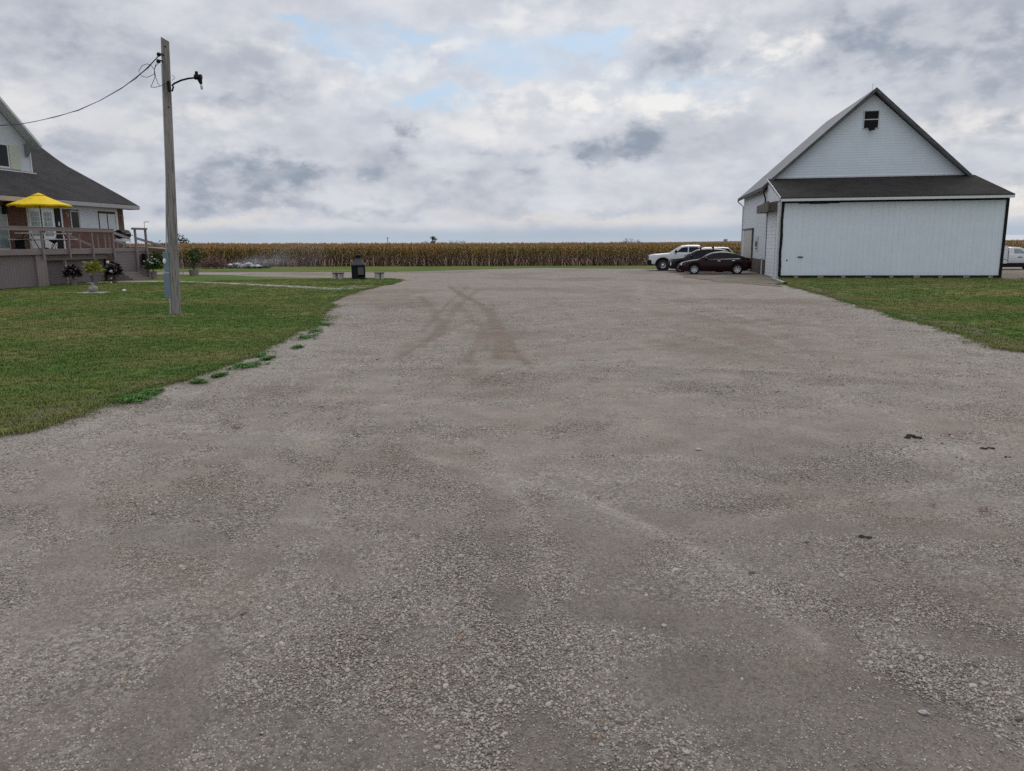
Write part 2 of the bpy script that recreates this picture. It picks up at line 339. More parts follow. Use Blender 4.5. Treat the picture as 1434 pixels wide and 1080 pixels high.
def m_vsiding(rib=.0, col=(.70, .765, .85), dirt=.6):
    def fn(t, b):
        o = t.obj(); n = t.noise(o, 1.3, 6, .6); n2 = t.noise(t.scale(o, (6, 6, .25)), 1.2, 5, .6); x, y, z = t.sep(o)
        c = t.mix(t.step(n, .35, .7), tuple(a*.95 for a in col), col); c = t.mix(t.mul(t.step(n2, .52, .75), .22*dirt), c, (.34, .34, .33))
        c = t.mix(t.mul(t.step(t.add(z, t.mul(n2, .5)), .75, .2), .35*dirt), c, (.36, .34, .30))
        if rib:
            for ax in (x, y): pass
            u = t.m('FRACT', t.div(t.add(x, y), rib)); g = t.step(t.m('ABSOLUTE', t.sub(u, .5)), .46, .5); c = t.mix(t.mul(g, .3), c, (.30, .32, .35))
            u2 = t.m('FRACT', t.mul(t.div(t.add(x, y), rib), 3)); g2 = t.step(t.m('ABSOLUTE', t.sub(u2, .5)), .42, .5)
            t.put(b.inputs['Normal'], t.bump(t.add(g, t.mul(g2, .5)), .4, .008))
        t.put(b.inputs['Base Color'], c); b.inputs['Roughness'].default_value = .5; b.inputs['Specular IOR Level'].default_value = .35
    return fn
SIDING = mat('white_vertical_siding', m_vsiding(.30))
SIDING2 = mat('white_house_board', m_vsiding(.20, (.50, .54, .58)))
def m_clap(pitch=.2, col=(.66, .73, .80), k=.25):
    def fn(t, b):
        o = t.obj(); z = t.sep(o)[2]; u = t.m('FRACT', t.div(z, pitch)); n = t.noise(o, 1.1, 6); n2 = t.noise(t.scale(o, (1, 1, 14)), .8, 5)
        c = t.mix(t.step(n, .3, .7), tuple(a*.94 for a in col), col); c = t.mix(t.mul(t.step(n2, .5, .7), .12), c, (.4, .4, .4)); c = t.mix(t.step(u, .10, .0, 0, k), c, (.33, .35, .38))
        t.put(b.inputs['Base Color'], c); b.inputs['Roughness'].default_value = .55; t.put(b.inputs['Normal'], t.bump(t.mul(u, -1.0), .5, .02))
    return fn
CLAP = mat('white_clapboard', m_clap(.155))
ROLLER = mat('roller_slats', m_clap(.21, (.66, .69, .73), 1.0))
def m_shingle(col, col2, ax):
    def fn(t, b):
        o = t.obj(); x, y, z = t.sep(o)
        br = t.new('ShaderNodeTexBrick', offset=.5); br.inputs['Scale'].default_value = 1; br.inputs['Mortar Size'].default_value = .006; br.inputs['Brick Width'].default_value = .3; br.inputs['Row Height'].default_value = .11
        br.inputs['Color1'].default_value = (*col, 1); br.inputs['Color2'].default_value = (*col2, 1); br.inputs['Mortar'].default_value = (.02, .018, .017, 1); br.inputs['Bias'].default_value = 0
        t.put(br.inputs['Vector'], t.comb((x, y)[ax], t.mul(z, 1.9), 0.0))
        n = t.noise(o, .9, 6, .62); n2 = t.noise(o, 40, 3); c = t.mix(t.step(n, .35, .7, 0, .5), br.outputs[0], tuple(a*1.35 for a in col2)); k = t.step(n2, .3, .7, .75, 1.25)
        c = t.vm('MULTIPLY', c, t.comb(k, k, k)); t.put(b.inputs['Base Color'], c); b.inputs['Roughness'].default_value = .95; b.inputs['Specular IOR Level'].default_value = .15
        t.put(b.inputs['Normal'], t.bump(t.add(t.mul(br.outputs[1], -1.0), t.mul(n2, .4)), .5, .01))
    return fn
SHING_B = mat('brown_shingles', m_shingle((.018, .016, .015), (.030, .027, .025), 0))
SHING_H = mat('grey_shingles', m_shingle((.030, .028, .029), (.050, .046, .047), 1))
def m_brick(t, b):
    o = t.obj(); x, y, z = t.sep(o); br = t.new('ShaderNodeTexBrick'); br.inputs['Scale'].default_value = 1; br.inputs['Mortar Size'].default_value = .009; br.inputs['Brick Width'].default_value = .22; br.inputs['Row Height'].default_value = .075
    br.inputs['Color1'].default_value = (.105, .035, .022, 1); br.inputs['Color2'].default_value = (.16, .062, .04, 1); br.inputs['Mortar'].default_value = (.17, .14, .12, 1)
    t.put(br.inputs['Vector'], t.comb(t.add(x, y), z, 0.0)); c = t.mix(t.mul(t.noise(o, 5, 4), .4), br.outputs[0], (.07, .03, .022)); t.put(b.inputs['Base Color'], c); b.inputs['Roughness'].default_value = .9
    t.put(b.inputs['Normal'], t.bump(t.mul(br.outputs[1], -1.0), .6, .01))
BRICK = mat('red_brick', m_brick)
def m_paintwood(name, col, ax=2, rough=.75, wear=(.30, .27, .25), k=.3):
    def fn(t, b):
        o = t.obj(); s = [9, 9, 9]; s[ax] = .6; n = t.noise(t.scale(o, tuple(s)), 1.5, 6, .65); n2 = t.noise(o, 1.4, 5)
        c = t.mix(t.step(n, .3, .75), tuple(a*.82 for a in col), tuple(a*1.1 for a in col)); c = t.mix(t.step(n2, .5, .8, 0, k), c, wear); t.put(b.inputs['Base Color'], c); b.inputs['Roughness'].default_value = rough
        t.put(b.inputs['Normal'], t.bump(n, .3, .006))
    return mat(name, fn)
DECKW = m_paintwood('mauve_deck_paint', (.235, .182, .186)); DECKH = m_paintwood('mauve_deck_board', (.215, .175, .172), 1)
def m_skirt(horizontal):
    def fn(t, b):
        o = t.obj(); x, y, z = t.sep(o); a = z if horizontal else t.add(x, y); u = t.m('FRACT', t.div(a, .2)); g = t.step(t.m('ABSOLUTE', t.sub(u, .5)), .44, .5)
        n = t.noise(t.scale(o, (1, 8, .5)), 1.2, 5); c = t.mix(n, (.15, .120, .126), (.195, .158, .164)); c = t.mix(t.mul(g, .6), c, (.06, .05, .05)); t.put(b.inputs['Base Color'], c); b.inputs['Roughness'].default_value = .8
        t.put(b.inputs['Normal'], t.bump(t.mul(g, -1.0), .6, .02))
    return fn
SKIRT_V = mat('skirt_vertical', m_skirt(False)); SKIRT_H = mat('skirt_horizontal', m_skirt(True))
def m_pole(t, b):
    o = t.obj(); n = t.noise(t.scale(o, (14, 14, .5)), 1.6, 7, .7); n2 = t.noise(t.scale(o, (40, 40, 1.6)), 1.2, 5, .65); n3 = t.noise(t.scale(o, (3, 3, .8)), 1.5, 4)
    c = t.mix(t.step(n, .3, .7), (.15, .135, .125), (.34, .315, .295)); c = t.mix(t.step(n2, .58, .66, 0, .85), c, (.035, .028, .024)); c = t.mix(t.step(n3, .55, .75, 0, .5), c, (.27, .25, .24))
    t.put(b.inputs['Base Color'], c); b.inputs['Roughness'].default_value = .9; t.put(b.inputs['Normal'], t.bump(t.sub(n, t.mul(t.step(n2, .58, .66), .6)), .8, .02))
POLEW = mat('weathered_pole', m_pole)
WHITE = plain('white_paint', (.60, .62, .64), .5, var=.05); TRIM = plain('white_trim', (.56, .58, .60), .5, var=.06, scale=3)
BLACK = plain('black_metal', (.010, .010, .012), .6, spec=.15); DARK = plain('dark_gap', (.02, .02, .022), .9)
GLASSD = plain('dark_glass', (.005, .006, .008), .08, spec=.2, var=.02); GLASSG = plain('curtained_glass', (.22, .27, .27), .12, var=.25, scale=2.2); GLASSP = plain('pale_glass', (.46, .49, .52), .12, var=.08)
CURT = plain('pale_curtain', (.34, .37, .36), .8, var=.2, scale=3); CREAM = plain('cream_panel', (.44, .47, .38), .6, var=.06)
YELL = plain('yellow_canvas', (.86, .60, .02), .7, var=.08, spec=.2); CONC = plain('concrete', (.30, .285, .26), .9, var=.15, scale=4, bump=.2)
CONCW = plain('pale_concrete', (.36, .345, .31), .9, var=.15, scale=3); STONE = plain('bench_stone', (.24, .225, .21), .9, var=.25, scale=9, bump=.3); STONEL = plain('pale_stone', (.40, .38, .36), .85, var=.15, bump=.3)
STEEL = plain('grey_box', (.155, .21, .26), .45, var=.1, metal=.1, scale=4); GALV = plain('galvanised', (.40, .42, .44), .4, metal=.5, var=.1); LEAF = plain('green_leaf', (.055, .105, .022), .6, var=.4, scale=18)
LEAFD = plain('dark_tree_leaf', (.030, .048, .026), .8, var=.4, scale=2); PURP = plain('dark_purple_leaf', (.018, .010, .016), .5, var=.4, scale=18); LIME = plain('lime_leaf', (.30, .33, .045), .6, var=.35, scale=16); PETAL = plain('white_petal', (.72, .72, .68), .6)
WEED = plain('weed_leaf', (.085, .19, .045), .7, var=.4, scale=22, spec=.15); BARK = plain('bark', (.07, .055, .042), .9, var=.3, bump=.5); ASH = plain('charred_wood', (.03, .028, .027), .9, var=.4); BRUSH = plain('dead_branches', (.15, .09, .075), .9, var=.35)
WOODG = m_paintwood('weathered_box_wood', (.10, .088, .07), 1); BENCHW = m_paintwood('pale_table_wood', (.50, .46, .44), 1); RUST = plain('brown_canvas', (.20, .135, .105), .85, var=.1)
POT = plain('grey_pot', (.20, .19, .19), .8, var=.15, bump=.2); CLODM = plain('dark_soil', (.035, .029, .025), .95, var=.4, scale=30, bump=.6); LEAFB = plain('dead_leaf', (.16, .085, .045), .8, var=.3, scale=30); TYRE = plain('tyre_rubber', (.018, .018, .019), .8, var=.1)
RIM = plain('alloy', (.52, .53, .55), .28, metal=.75, var=.05); CHROME = plain('chrome', (.62, .63, .65), .15, metal=.9, var=.03); LAMPG = plain('lamp_glass', (.62, .64, .66), .1, var=.1, scale=20, coat=.5); REDL = plain('tail_lamp', (.22, .012, .01), .15, var=.1, coat=.5)
MAROON = plain('maroon_paint', (.014, .0025, .0035), .3, var=.04, spec=.1, coat=.22); DKBLUE = plain('dark_blue_paint', (.006, .007, .011), .3, var=.04, spec=.12, coat=.3); WHITEP = plain('white_car_paint', (.62, .64, .66), .3, var=.04, coat=.6); BEIGE = plain('beige_car_paint', (.40, .40, .36), .3, var=.04, coat=.6)
BROWNW = plain('brown_base_boards', (.10, .075, .06), .85, var=.25); DOORB = m_vsiding(.5, (.42, .40, .36), .8); SDOOR = mat('beige_sliding_door', DOORB); MROOF = plain('grey_metal_roof', (.17, .18, .19), .7, var=.15, metal=.0, scale=1); BULB = plain('clear_bulb', (.6, .6, .58), .1)

# ------------------------------------------------------------------ ground
mb = MB(); mb.poly([(-6000, -200, -.05), (6000, -200, -.05), (6000, 9000, -.05), (-6000, 9000, -.05)]); mb.build('ground', SOIL, kind='structure')
# gravel lot: polar grid so the wear map is fine near the camera
NR, NA = 680, 460
rad = np.geomspace(1.6, 78, NR); ang = np.linspace(R_(-52), R_(52), NA)
RR, AA = np.meshgrid(rad, ang, indexing='ij'); GX = (RR*np.sin(AA)).ravel(); GY = (RR*np.cos(AA)).ravel(); GP = np.stack([GX, GY], 1)
def seg_dist(P, a, b):
    a, b = np.array(a), np.array(b); ab = b-a; t_ = np.clip(((P-a)@ab)/(ab@ab), 0, 1); return np.linalg.norm(P-(a+t_[:, None]*ab), axis=1), t_
track = np.zeros(len(GP)); loose = np.zeros(len(GP))
def stroke(pix, wid, amp, arr, sign=1):
    pts = [G(*p)[:2] for p in pix]; D = np.full(len(GP), 1e9)
    for a, b in zip(pts, pts[1:]): d_, _ = seg_dist(GP, a, b); D = np.minimum(D, d_)
    arr += sign*amp*np.exp(-(D/wid)**2)
# brown wheel scuffs in the middle distance
for pix, wd, am in [([(630, 402), (650, 415), (672, 425), (690, 442), (700, 462)], .16, .9), ([(588, 415), (605, 432), (618, 455), (612, 470)], .15, .8), ([(670, 405), (640, 430), (618, 462), (596, 478)], .14, .8), ([(640, 425), (655, 440), (668, 455)], .14, .7), ([(694, 452), (704, 480), (702, 500)], .17, 1.0),
                    ([(690, 425), (686, 455), (678, 490)], .12, .7), ([(715, 490), (728, 503), (738, 512)], .1, .7), ([(655, 500), (662, 520), (668, 540)], .16, .7), ([(700, 470), (695, 510), (690, 535)], .16, .5), ([(600, 455), (640, 448), (670, 440)], .12, .55), ([(580, 478), (560, 495)], .2, .4),
                    ([(830, 492), (900, 487), (940, 482)], .1, .5), ([(440, 430), (500, 427), (530, 420)], .15, .5), ([(720, 492), (780, 482), (860, 468)], .07, .45), ([(930, 440), (1000, 455), (1060, 470)], .2, .25)]: stroke(pix, wd, am, track)
for pix in ([(628, 400), (645, 412), (668, 424), (688, 440)], [(655, 400), (636, 418), (612, 440), (590, 466)], [(575, 430), (600, 436), (640, 432)], [(712, 470), (722, 490), (745, 516)], [(676, 452), (668, 480), (655, 505)], [(560, 500), (600, 476), (650, 452), (700, 436)]): stroke(pix, .075, .8, track)
track *= 1.0*(.45+.8*fbm(GP, 2.6, 5))
track += .55*np.clip((fbm(GP, .22, 31, 5)-.56)*7, 0, 1)
# windrows and compacted wheel paths
for pix, wd, am in [([(0, 640), (250, 590), (420, 520), (500, 470), (560, 430)], .5, .8), ([(240, 545), (330, 520), (440, 470)], .35, .7), ([(330, 560), (480, 566), (700, 560), (1000, 545), (1434, 520)], .35, .5), ([(200, 600), (420, 600), (650, 605), (900, 590), (1200, 560)], .25, .5), ([(1090, 655), (1240, 640), (1434, 590)], .2, .4), ([(560, 520), (700, 528), (900, 515)], .4, .5),
                    ([(0, 960), (250, 880), (480, 860), (620, 820)], .3, .7), ([(380, 830), (560, 800), (600, 790)], .3, .6), ([(420, 1000), (700, 960), (760, 900)], .3, .5), ([(950, 800), (1100, 870), (1434, 960)], .3, .5), ([(1110, 400), (1250, 450), (1434, 515)], .7, .7), ([(0, 720), (300, 690), (600, 700)], .3, .4), ([(600, 940), (900, 640)], .3, .2), ([(1230, 900), (1300, 960), (1434, 1010)], .2, .6)]: stroke(pix, wd, am, loose)
for pix, wd, am in [([(300, 620), (600, 630), (900, 625), (1300, 590)], .5, .6), ([(180, 1020), (420, 1010), (600, 1030)], .25, .55), ([(860, 560), (900, 470), (900, 400)], 1.0, .3), ([(1000, 940), (1200, 900)], .35, .5), ([(850, 830), (1000, 860)], .3, .35), ([(500, 560), (760, 590), (1000, 590)], .4, .5), ([(60, 800), (260, 740)], .3, .4), ([(620, 720), (950, 740), (1350, 700)], .3, .3), ([(1130, 960), (1300, 1060)], .35, .8)]: stroke(pix, wd, am, loose, -1)
rr_ = np.random.default_rng(5)
for i in range(34):      # faint turning arcs, in wheel pairs
    cx_, cy_ = rr_.uniform(-16, 22), rr_.uniform(2, 40); Rr = rr_.uniform(6, 22); a0 = rr_.uniform(0, 6.28); sp_ = rr_.uniform(.7, 1.8); dd = np.hypot(GX-cx_, GY-cy_); aa = np.abs((np.arctan2(GY-cy_, GX-cx_)-a0+math.pi) % (2*math.pi)-math.pi); fade = np.clip((sp_-aa)*2, 0, 1)
    wd_ = rr_.uniform(.09, .2); am_ = rr_.uniform(.25, .6)
    for off in (0, 1.65):
        e_ = dd-Rr-off; loose += fade*am_*(np.exp(-((np.abs(e_)-wd_*1.9)/(wd_*.9))**2)*.7-np.exp(-(e_/wd_)**2))
loose += .45+(fbm(GP*np.array([.6, 1.4]), .5, 3, 5)-.5)*.85
pale = np.zeros(len(GP)); stroke([(0, 632), (110, 600), (240, 560), (330, 535), (420, 490), (465, 450), (500, 425)], .45, .9, pale); stroke([(1100, 402), (1250, 450), (1434, 512)], .6, .6, pale); 
for pix, wd, am in [([(350, 556), (480, 566), (600, 566), (720, 561), (850, 556), (1010, 545)], .10, .9), ([(250, 598), (380, 606), (520, 607), (640, 600), (760, 602)], .10, .8), ([(540, 506), (640, 513), (760, 512), (890, 503)], .12, .9), ([(365, 545), (385, 522), (450, 502), (545, 494)], .10, .8), ([(800, 638), (950, 641), (1090, 658), (1240, 640), (1434, 596)], .09, .9), ([(900, 395), (890, 430), (940, 462), (1060, 492), (1300, 512)], .16, .6), ([(960, 400), (1000, 430), (1100, 462), (1290, 490)], .16, .6),
                    ([(1000, 546), (1130, 541), (1290, 540), (1434, 546)], .10, .8), ([(700, 388), (800, 396), (930, 420), (1080, 470), (1200, 545), (1434, 700)], .12, .6), ([(420, 610), (600, 640), (800, 690), (1000, 780), (1150, 900)], .07, .5), ([(0, 760), (200, 730), (420, 728), (600, 760)], .07, .5), ([(560, 580), (700, 640), (760, 760), (740, 900)], .07, .45), ([(1060, 720), (1200, 700), (1434, 660)], .08, .6)]: stroke(pix, wd, am, pale)
loose += pale*.6
track = np.clip(track, 0, .85); loose = np.clip(loose, 0, 1)
gz = -.012*fbm(GP, 1.2, 9)
me = bpy.data.meshes.new('gravel_lot'); idx = np.arange(NR*NA).reshape(NR, NA)
q = np.stack([idx[:-1, :-1], idx[:-1, 1:], idx[1:, 1:], idx[1:, :-1]], -1).reshape(-1, 4)
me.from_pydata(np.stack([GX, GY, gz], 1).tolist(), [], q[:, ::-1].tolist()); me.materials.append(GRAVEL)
near_vignette = np.clip((9.5-np.hypot(GX, GY))/7+(fbm(GP, .35, 55, 4)-.5)*.7-pale*.8, 0, 1)  # painted light falloff: gravel colour darkens towards the camera, broken up by noise
for nm, arr in (('track', track), ('loose', loose), ('near_vignette', near_vignette), ('pale', np.clip(pale, 0, 1))): a_ = me.attributes.new(nm, 'FLOAT', 'POINT'); a_.data.foreach_set('value', arr.astype(np.float32))
me.shade_smooth(); gob = bpy.data.objects.new('gravel_lot', me); COL.objects.link(gob); tag(gob, kind='structure')
def grid_sample(arr, P):
    r = np.hypot(P[:, 0], P[:, 1]); a = np.arctan2(P[:, 0], P[:, 1]); i = np.clip((np.log(r/1.6)/np.log(78/1.6)*(NR-1)).astype(int), 0, NR-1); j = np.clip(((a-ang[0])/(ang[-1]-ang[0])*(NA-1)).astype(int), 0, NA-1)
    return arr.reshape(NR, NA)[i, j]
# lawns
def jag(pts, amp, step=.25, seed=1):
    r = random.Random(seed); out = []
    from mathutils import noise as mn
    for (x0, y0, a), (x1, y1, _) in zip(pts, pts[1:]+pts[:1]):
        L = math.hypot(x1-x0, y1-y0); n = max(1, int(L/step)) if a else 1; nx, ny = -(y1-y0)/max(L, 1e-6), (x1-x0)/max(L, 1e-6)
        for i in range(n):
            s_ = i/n; x, y = x0+(x1-x0)*s_, y0+(y1-y0)*s_; e = min(1, min(s_, 1-s_)*L*2+.2) if a else 0
            d_ = (mn.noise(Vector((x*.55, y*.55, seed)))*1.6+mn.noise(Vector((x*2.3, y*2.3, seed+5)))*.7+mn.noise(Vector((x*8, y*8, seed)))*.3)*amp*a*e
            out.append((x+nx*d_, y+ny*d_))
    return out
def P2(px, py, a=1): p = G(px, py); return (p[0], p[1], a)
lawnA = jag([(-9.5, 3.6, 0)]+[P2(*p) for p in ((0, 607), (80, 585), (144, 560), (190, 547), (241, 534), (318, 507), (350, 494), (378, 480), (401, 465), (432, 455), (448, 436), (455, 424), (480, 412), (520, 402), (548, 397), (556, 394), (545, 391))]+[P2(470, 389.5, .6), P2(420, 389, .6), P2(360, 387.5, .6), P2(300, 385, .4), (-26, 57.5, 0), (-60, 58, 0), (-60, 3.6, 0)], .15, .12, seed=3)
lawnB = jag([P2(180, 380.5, .8), P2(300, 380.5, .8), P2(420, 381, .8), P2(520, 380.5, .8), P2(600, 379.5, .8), P2(700, 376.5, .8), P2(760, 375, .8), P2(860, 376, .8), P2(925, 376.5, .8), (22, 62, 0), (30, 85, 0), (-90, 92, 0), (-90, 62, 0)], .35, .5, seed=8)
bl0 = (15.4, 44.31)
lawnC = jag([P2(1098, 397), P2(1150, 411), P2(1200, 424.5), P2(1260, 442), P2(1320, 458), P2(1380, 476), P2(1434, 492)]+[(20, 10.5, 0), (60, 10.5, 0), (60, 38, 0)]+[(27.6, 43.4, 0), (15.8, 45.4, 0)], .16, seed=12)
def sheet(name, poly, m_, z=.012, **kw):
    bm = bmesh.new(); vs = [bm.verts.new((x, y, z)) for x, y in poly]; es = [bm.edges.new((vs[i], vs[(i+1) % len(vs)])) for i in range(len(vs))]
    bmesh.ops.triangle_fill(bm, use_beauty=True, edges=es, normal=(0, 0, 1)); bmesh.ops.recalc_face_normals(bm, faces=bm.faces)
    if bm.faces and sum(f.normal.z for f in bm.faces) < 0: bmesh.ops.reverse_faces(bm, faces=bm.faces)
    me = bpy.data.meshes.new(name); bm.to_mesh(me); bm.free(); me.materials.append(m_); o = bpy.data.objects.new(name, me); COL.objects.link(o); tag(o, kind='structure', **kw); return o
for nm, pl in (('lawn', lawnA), ('grass_strip', lawnB), ('side_lawn', lawnC)): sheet(nm, pl, LAWN)
# worn brown verge along the lawn edges, bare earth by the cars
def m_earth(t, b):
    o = t.pos(); n = t.noise(o, 1.3, 6, .65); n2 = t.noise(o, 14, 4); n3 = t.noise(t.scale(o, (1, 2, 1)), .6, 5, .7, .5); c = t.mix(t.step(n, .35, .65), (.165, .118, .085), (.10, .095, .045)); c = t.mix(t.step(n3, .46, .58, 0, .85), c, (.20, .178, .152)); c = t.mix(t.step(n2, .5, .75, 0, .5), c, (.23, .205, .17)); t.put(b.inputs['Base Color'], c); b.inputs['Roughness'].default_value = 1; t.put(b.inputs['Normal'], t.bump(n2, .6, .02))
EARTH = mat('bare_earth', m_earth)
sheet('earth_patch', jag([P2(955, 387.5), P2(1000, 394), P2(1060, 399), P2(1096, 402), (15.0, 42.3, 1), (15.9, 45.2, 0), (17.2, 52.5, 0), (11.3, 49.6, 1)], .45, .15, seed=21), EARTH, .006)
def verge(pts, wd, sd): 
    Q = [G(*p)[:2] for p in pts]; a = [(q[0], q[1], 1) for q in Q]; b = [(q[0]+wd[0]*(.6+.4*math.sin(i*1.7)), q[1]+wd[1]*(.6+.4*math.sin(i*1.7)), 1) for i, q in enumerate(Q)][::-1]; return jag(a+b, .13, .1, seed=sd)
VERGE = mat('worn_turf', lambda t, b: (t.put(b.inputs['Base Color'], t.mix(t.step(t.noise(t.pos(), 6, 5, .7), .35, .65), (.135, .095, .055), (.085, .085, .035))), t.put(b.inputs['Roughness'], 1.0)))
sheet('worn_verge', verge([(1102, 399.5), (1150, 412), (1200, 425.5), (1260, 443), (1320, 459), (1380, 477), (1434, 493)], (1.0, .9), 5), VERGE, .018)
sheet('worn_verge', verge([(20, 600), (80, 584), (144, 559), (190, 546.5), (238, 534)], (-.45, .35), 6), VERGE, .018)
sheet('barn_verge', [(26.6, 41.0), (40, 38.6), (42, 49), (28.2, 49)], EARTH, .017)
# concrete walk from the deck steps to the gravel, and a pale slab strip
def strip(name, pix, wid, m_, z=.03, **kw):
    pts = [G(*p) for p in pix]; mb = MB(); n = len(pts); k = 0
    for i, p in enumerate(pts):
        a, b_ = pts[max(i-1, 0)], pts[min(i+1, n-1)]; dv = (b_-a)[:2]; dv = dv/np.linalg.norm(dv); nn = np.array([-dv[1], dv[0]])*wid/2
        mb.vs([(p[0]-nn[0], p[1]-nn[1], 0), (p[0]+nn[0], p[1]+nn[1], 0), (p[0]+nn[0], p[1]+nn[1], z), (p[0]-nn[0], p[1]-nn[1], z)])
    for i in range(n-1):
        for j in range(4): j2 = (j+1) % 4; mb.face((4*i+j, 4*i+j2, 4*i+4+j2, 4*i+4+j))
    mb.face((0, 3, 2, 1)); mb.face((4*n-4, 4*n-3, 4*n-2, 4*n-1)); return mb.build(name, m_, **kw)
strip('concrete_walk', [(120, 396.5), (175, 394.5), (250, 395), (320, 397.5), (400, 401.5), (462, 405)], .85, CONCW, kind='structure')
strip('pale_slab', [(244, 384), (300, 384.2), (345, 384.6)], 2.0, CONC, .022, kind='structure')
for px, py in ((470, 405.5), (492, 404), (505, 401)): 
    p = G(px, py); sheet('gravel_spill', jag([(p[0]-.7, p[1]-.35, 1), (p[0]+.7, p[1]-.3, 1), (p[0]+.7, p[1]+.35, 1), (p[0]-.7, p[1]+.3, 1)], .15, .12, seed=int(px)), CONCW, .018)
# loose stones
def rock_proto(seed, sub=1):
    mb = MB(); mb.blob((0, 0, 0), (1, .8, .55), seed, .45, sub); return mb.v, mb.f, [0.0]*len(mb.v)
rocks = [rock_proto(i, 2 if i == 0 else 1) for i in range(6)]
def sector(n, r0, r1, a0=-37, a1=37):
    r = np.sqrt(rng.random(n)*(r1*r1-r0*r0)+r0*r0); a = R_(a0)+rng.random(n)*R_(a1-a0); return np.stack([r*np.sin(a), r*np.cos(a)], 1)
SP = []
for r0, r1, dens, sz in ((2.3, 5, 8500, .80), (5, 8, 5600, .84), (8, 13, 2600, .95), (13, 30, 420, 1.2)):
    n = int(.5*(r1*r1-r0*r0)*R_(74)*dens); P = sector(n, r0, r1); L = grid_sample(loose, P)+(fbm(P, 3.0, 77, 4)-.5)*1.3; T = grid_sample(track, P)
    keep = rng.random(n) < np.clip(L*1.1+.25-T*.7, .45, 1); P = P[keep]; L = L[keep]
    keep = ~inpoly(P, lawnA) & ~inpoly(P, lawnC); P = P[keep]; L = L[keep]
    s_ = sz*(.0035+.0065*rng.random(len(P))**1.7+.0035*np.clip(L, 0, 1)*rng.random(len(P)))*np.clip(.70+.45*L, .62, 1); big_ = rng.random(len(P)) < .012; s_[big_] *= 1.5+rng.random(big_.sum())*.9
    SP.append(np.column_stack([P, s_]))
SP = np.vstack(SP); n = len(SP); print('stones', n)
rot = np.column_stack([(rng.random(n)-.5)*.7, (rng.random(n)-.5)*.7, rng.random(n)*6.28])
scatter('loose_gravel', rocks, np.column_stack([SP[:, :2], -.007+SP[:, 2]*.22]), rng.integers(0, 6, n), rot, SP[:, 2], rng.random(n), ROCK, kind='stuff', label='loose pale limestone gravel lying over the driveway', cat='gravel')
# grass blades
def tuft(seed, nb=22, h=.045, sp=.13):
    r = random.Random(seed); v = []; f = []; hu = []
    for i in range(nb):
        a = r.random()*6.28; q = r.random()**.5*sp; x, y = q*math.cos(a), q*math.sin(a); b_ = r.random()*6.28; hh = h*(.5+r.random()*.8); w_ = .0035+.003*r.random(); ln = hh*(.3+.9*r.random()); dx_, dy_ = math.cos(b_), math.sin(b_); c_ = r.random()
        k = len(v); v += [(x-dy_*w_, y+dx_*w_, 0), (x+dy_*w_, y-dx_*w_, 0), (x+dx_*ln*.35+dy_*w_*.8, y+dy_*ln*.35-dx_*w_*.8, hh*.6), (x+dx_*ln*.35-dy_*w_*.8, y+dy_*ln*.35+dx_*w_*.8, hh*.6), (x+dx_*ln, y+dy_*ln, hh)]
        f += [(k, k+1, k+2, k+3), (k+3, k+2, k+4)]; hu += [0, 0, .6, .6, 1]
    return v, f, hu
tufts = [tuft(i) for i in range(5)]
GPs = []
for r0, r1, dens, s0 in ((7.5, 13, 190, .8), (13, 20, 110, .9), (20, 32, 50, 1.05), (32, 50, 20, 1.2)):
    n = int(.5*(r1*r1-r0*r0)*R_(76)*dens); P = sector(n, r0, r1, -38, 38); keep = inpoly(P, lawnA) | inpoly(P, lawnC); P = P[keep]; GPs.append(np.column_stack([P, s0*(.55+.6*rng.random(len(P)))]))
def fringe(poly, n, r, s0):
    Q = np.array(poly); Q = Q[(np.hypot(Q[:, 0], Q[:, 1]) < 50) & (np.abs(np.arctan2(Q[:, 0], Q[:, 1])) < .66)]; P = Q[rng.integers(0, len(Q), n)]+rng.normal(0, .1, (n, 2)); a = rng.random(n)*6.28; d_ = rng.exponential(r, n)*(.3+1.6*vnoise(P, .5, 3)**2)
    P = P+np.column_stack([np.cos(a), np.sin(a)])*d_[:, None]; P = P[~inpoly(P, poly)]; return np.column_stack([P, s0*(.4+.7*rng.random(len(P)))])
GPs += [fringe(lawnA, 15000, .11, .9), fringe(lawnC, 5000, .15, .9)]
GS = np.vstack(GPs); n = len(GS); print('tufts', n)
scatter('lawn_grass', tufts, np.column_stack([GS[:, :2], np.full(n, .008)]), rng.integers(0, 5, n), np.column_stack([np.zeros(n), np.zeros(n), rng.random(n)*6.28]), GS[:, 2], rng.random(n), BLADE, kind='stuff', label='short mown grass of the patchy green and brown lawns', cat='grass')
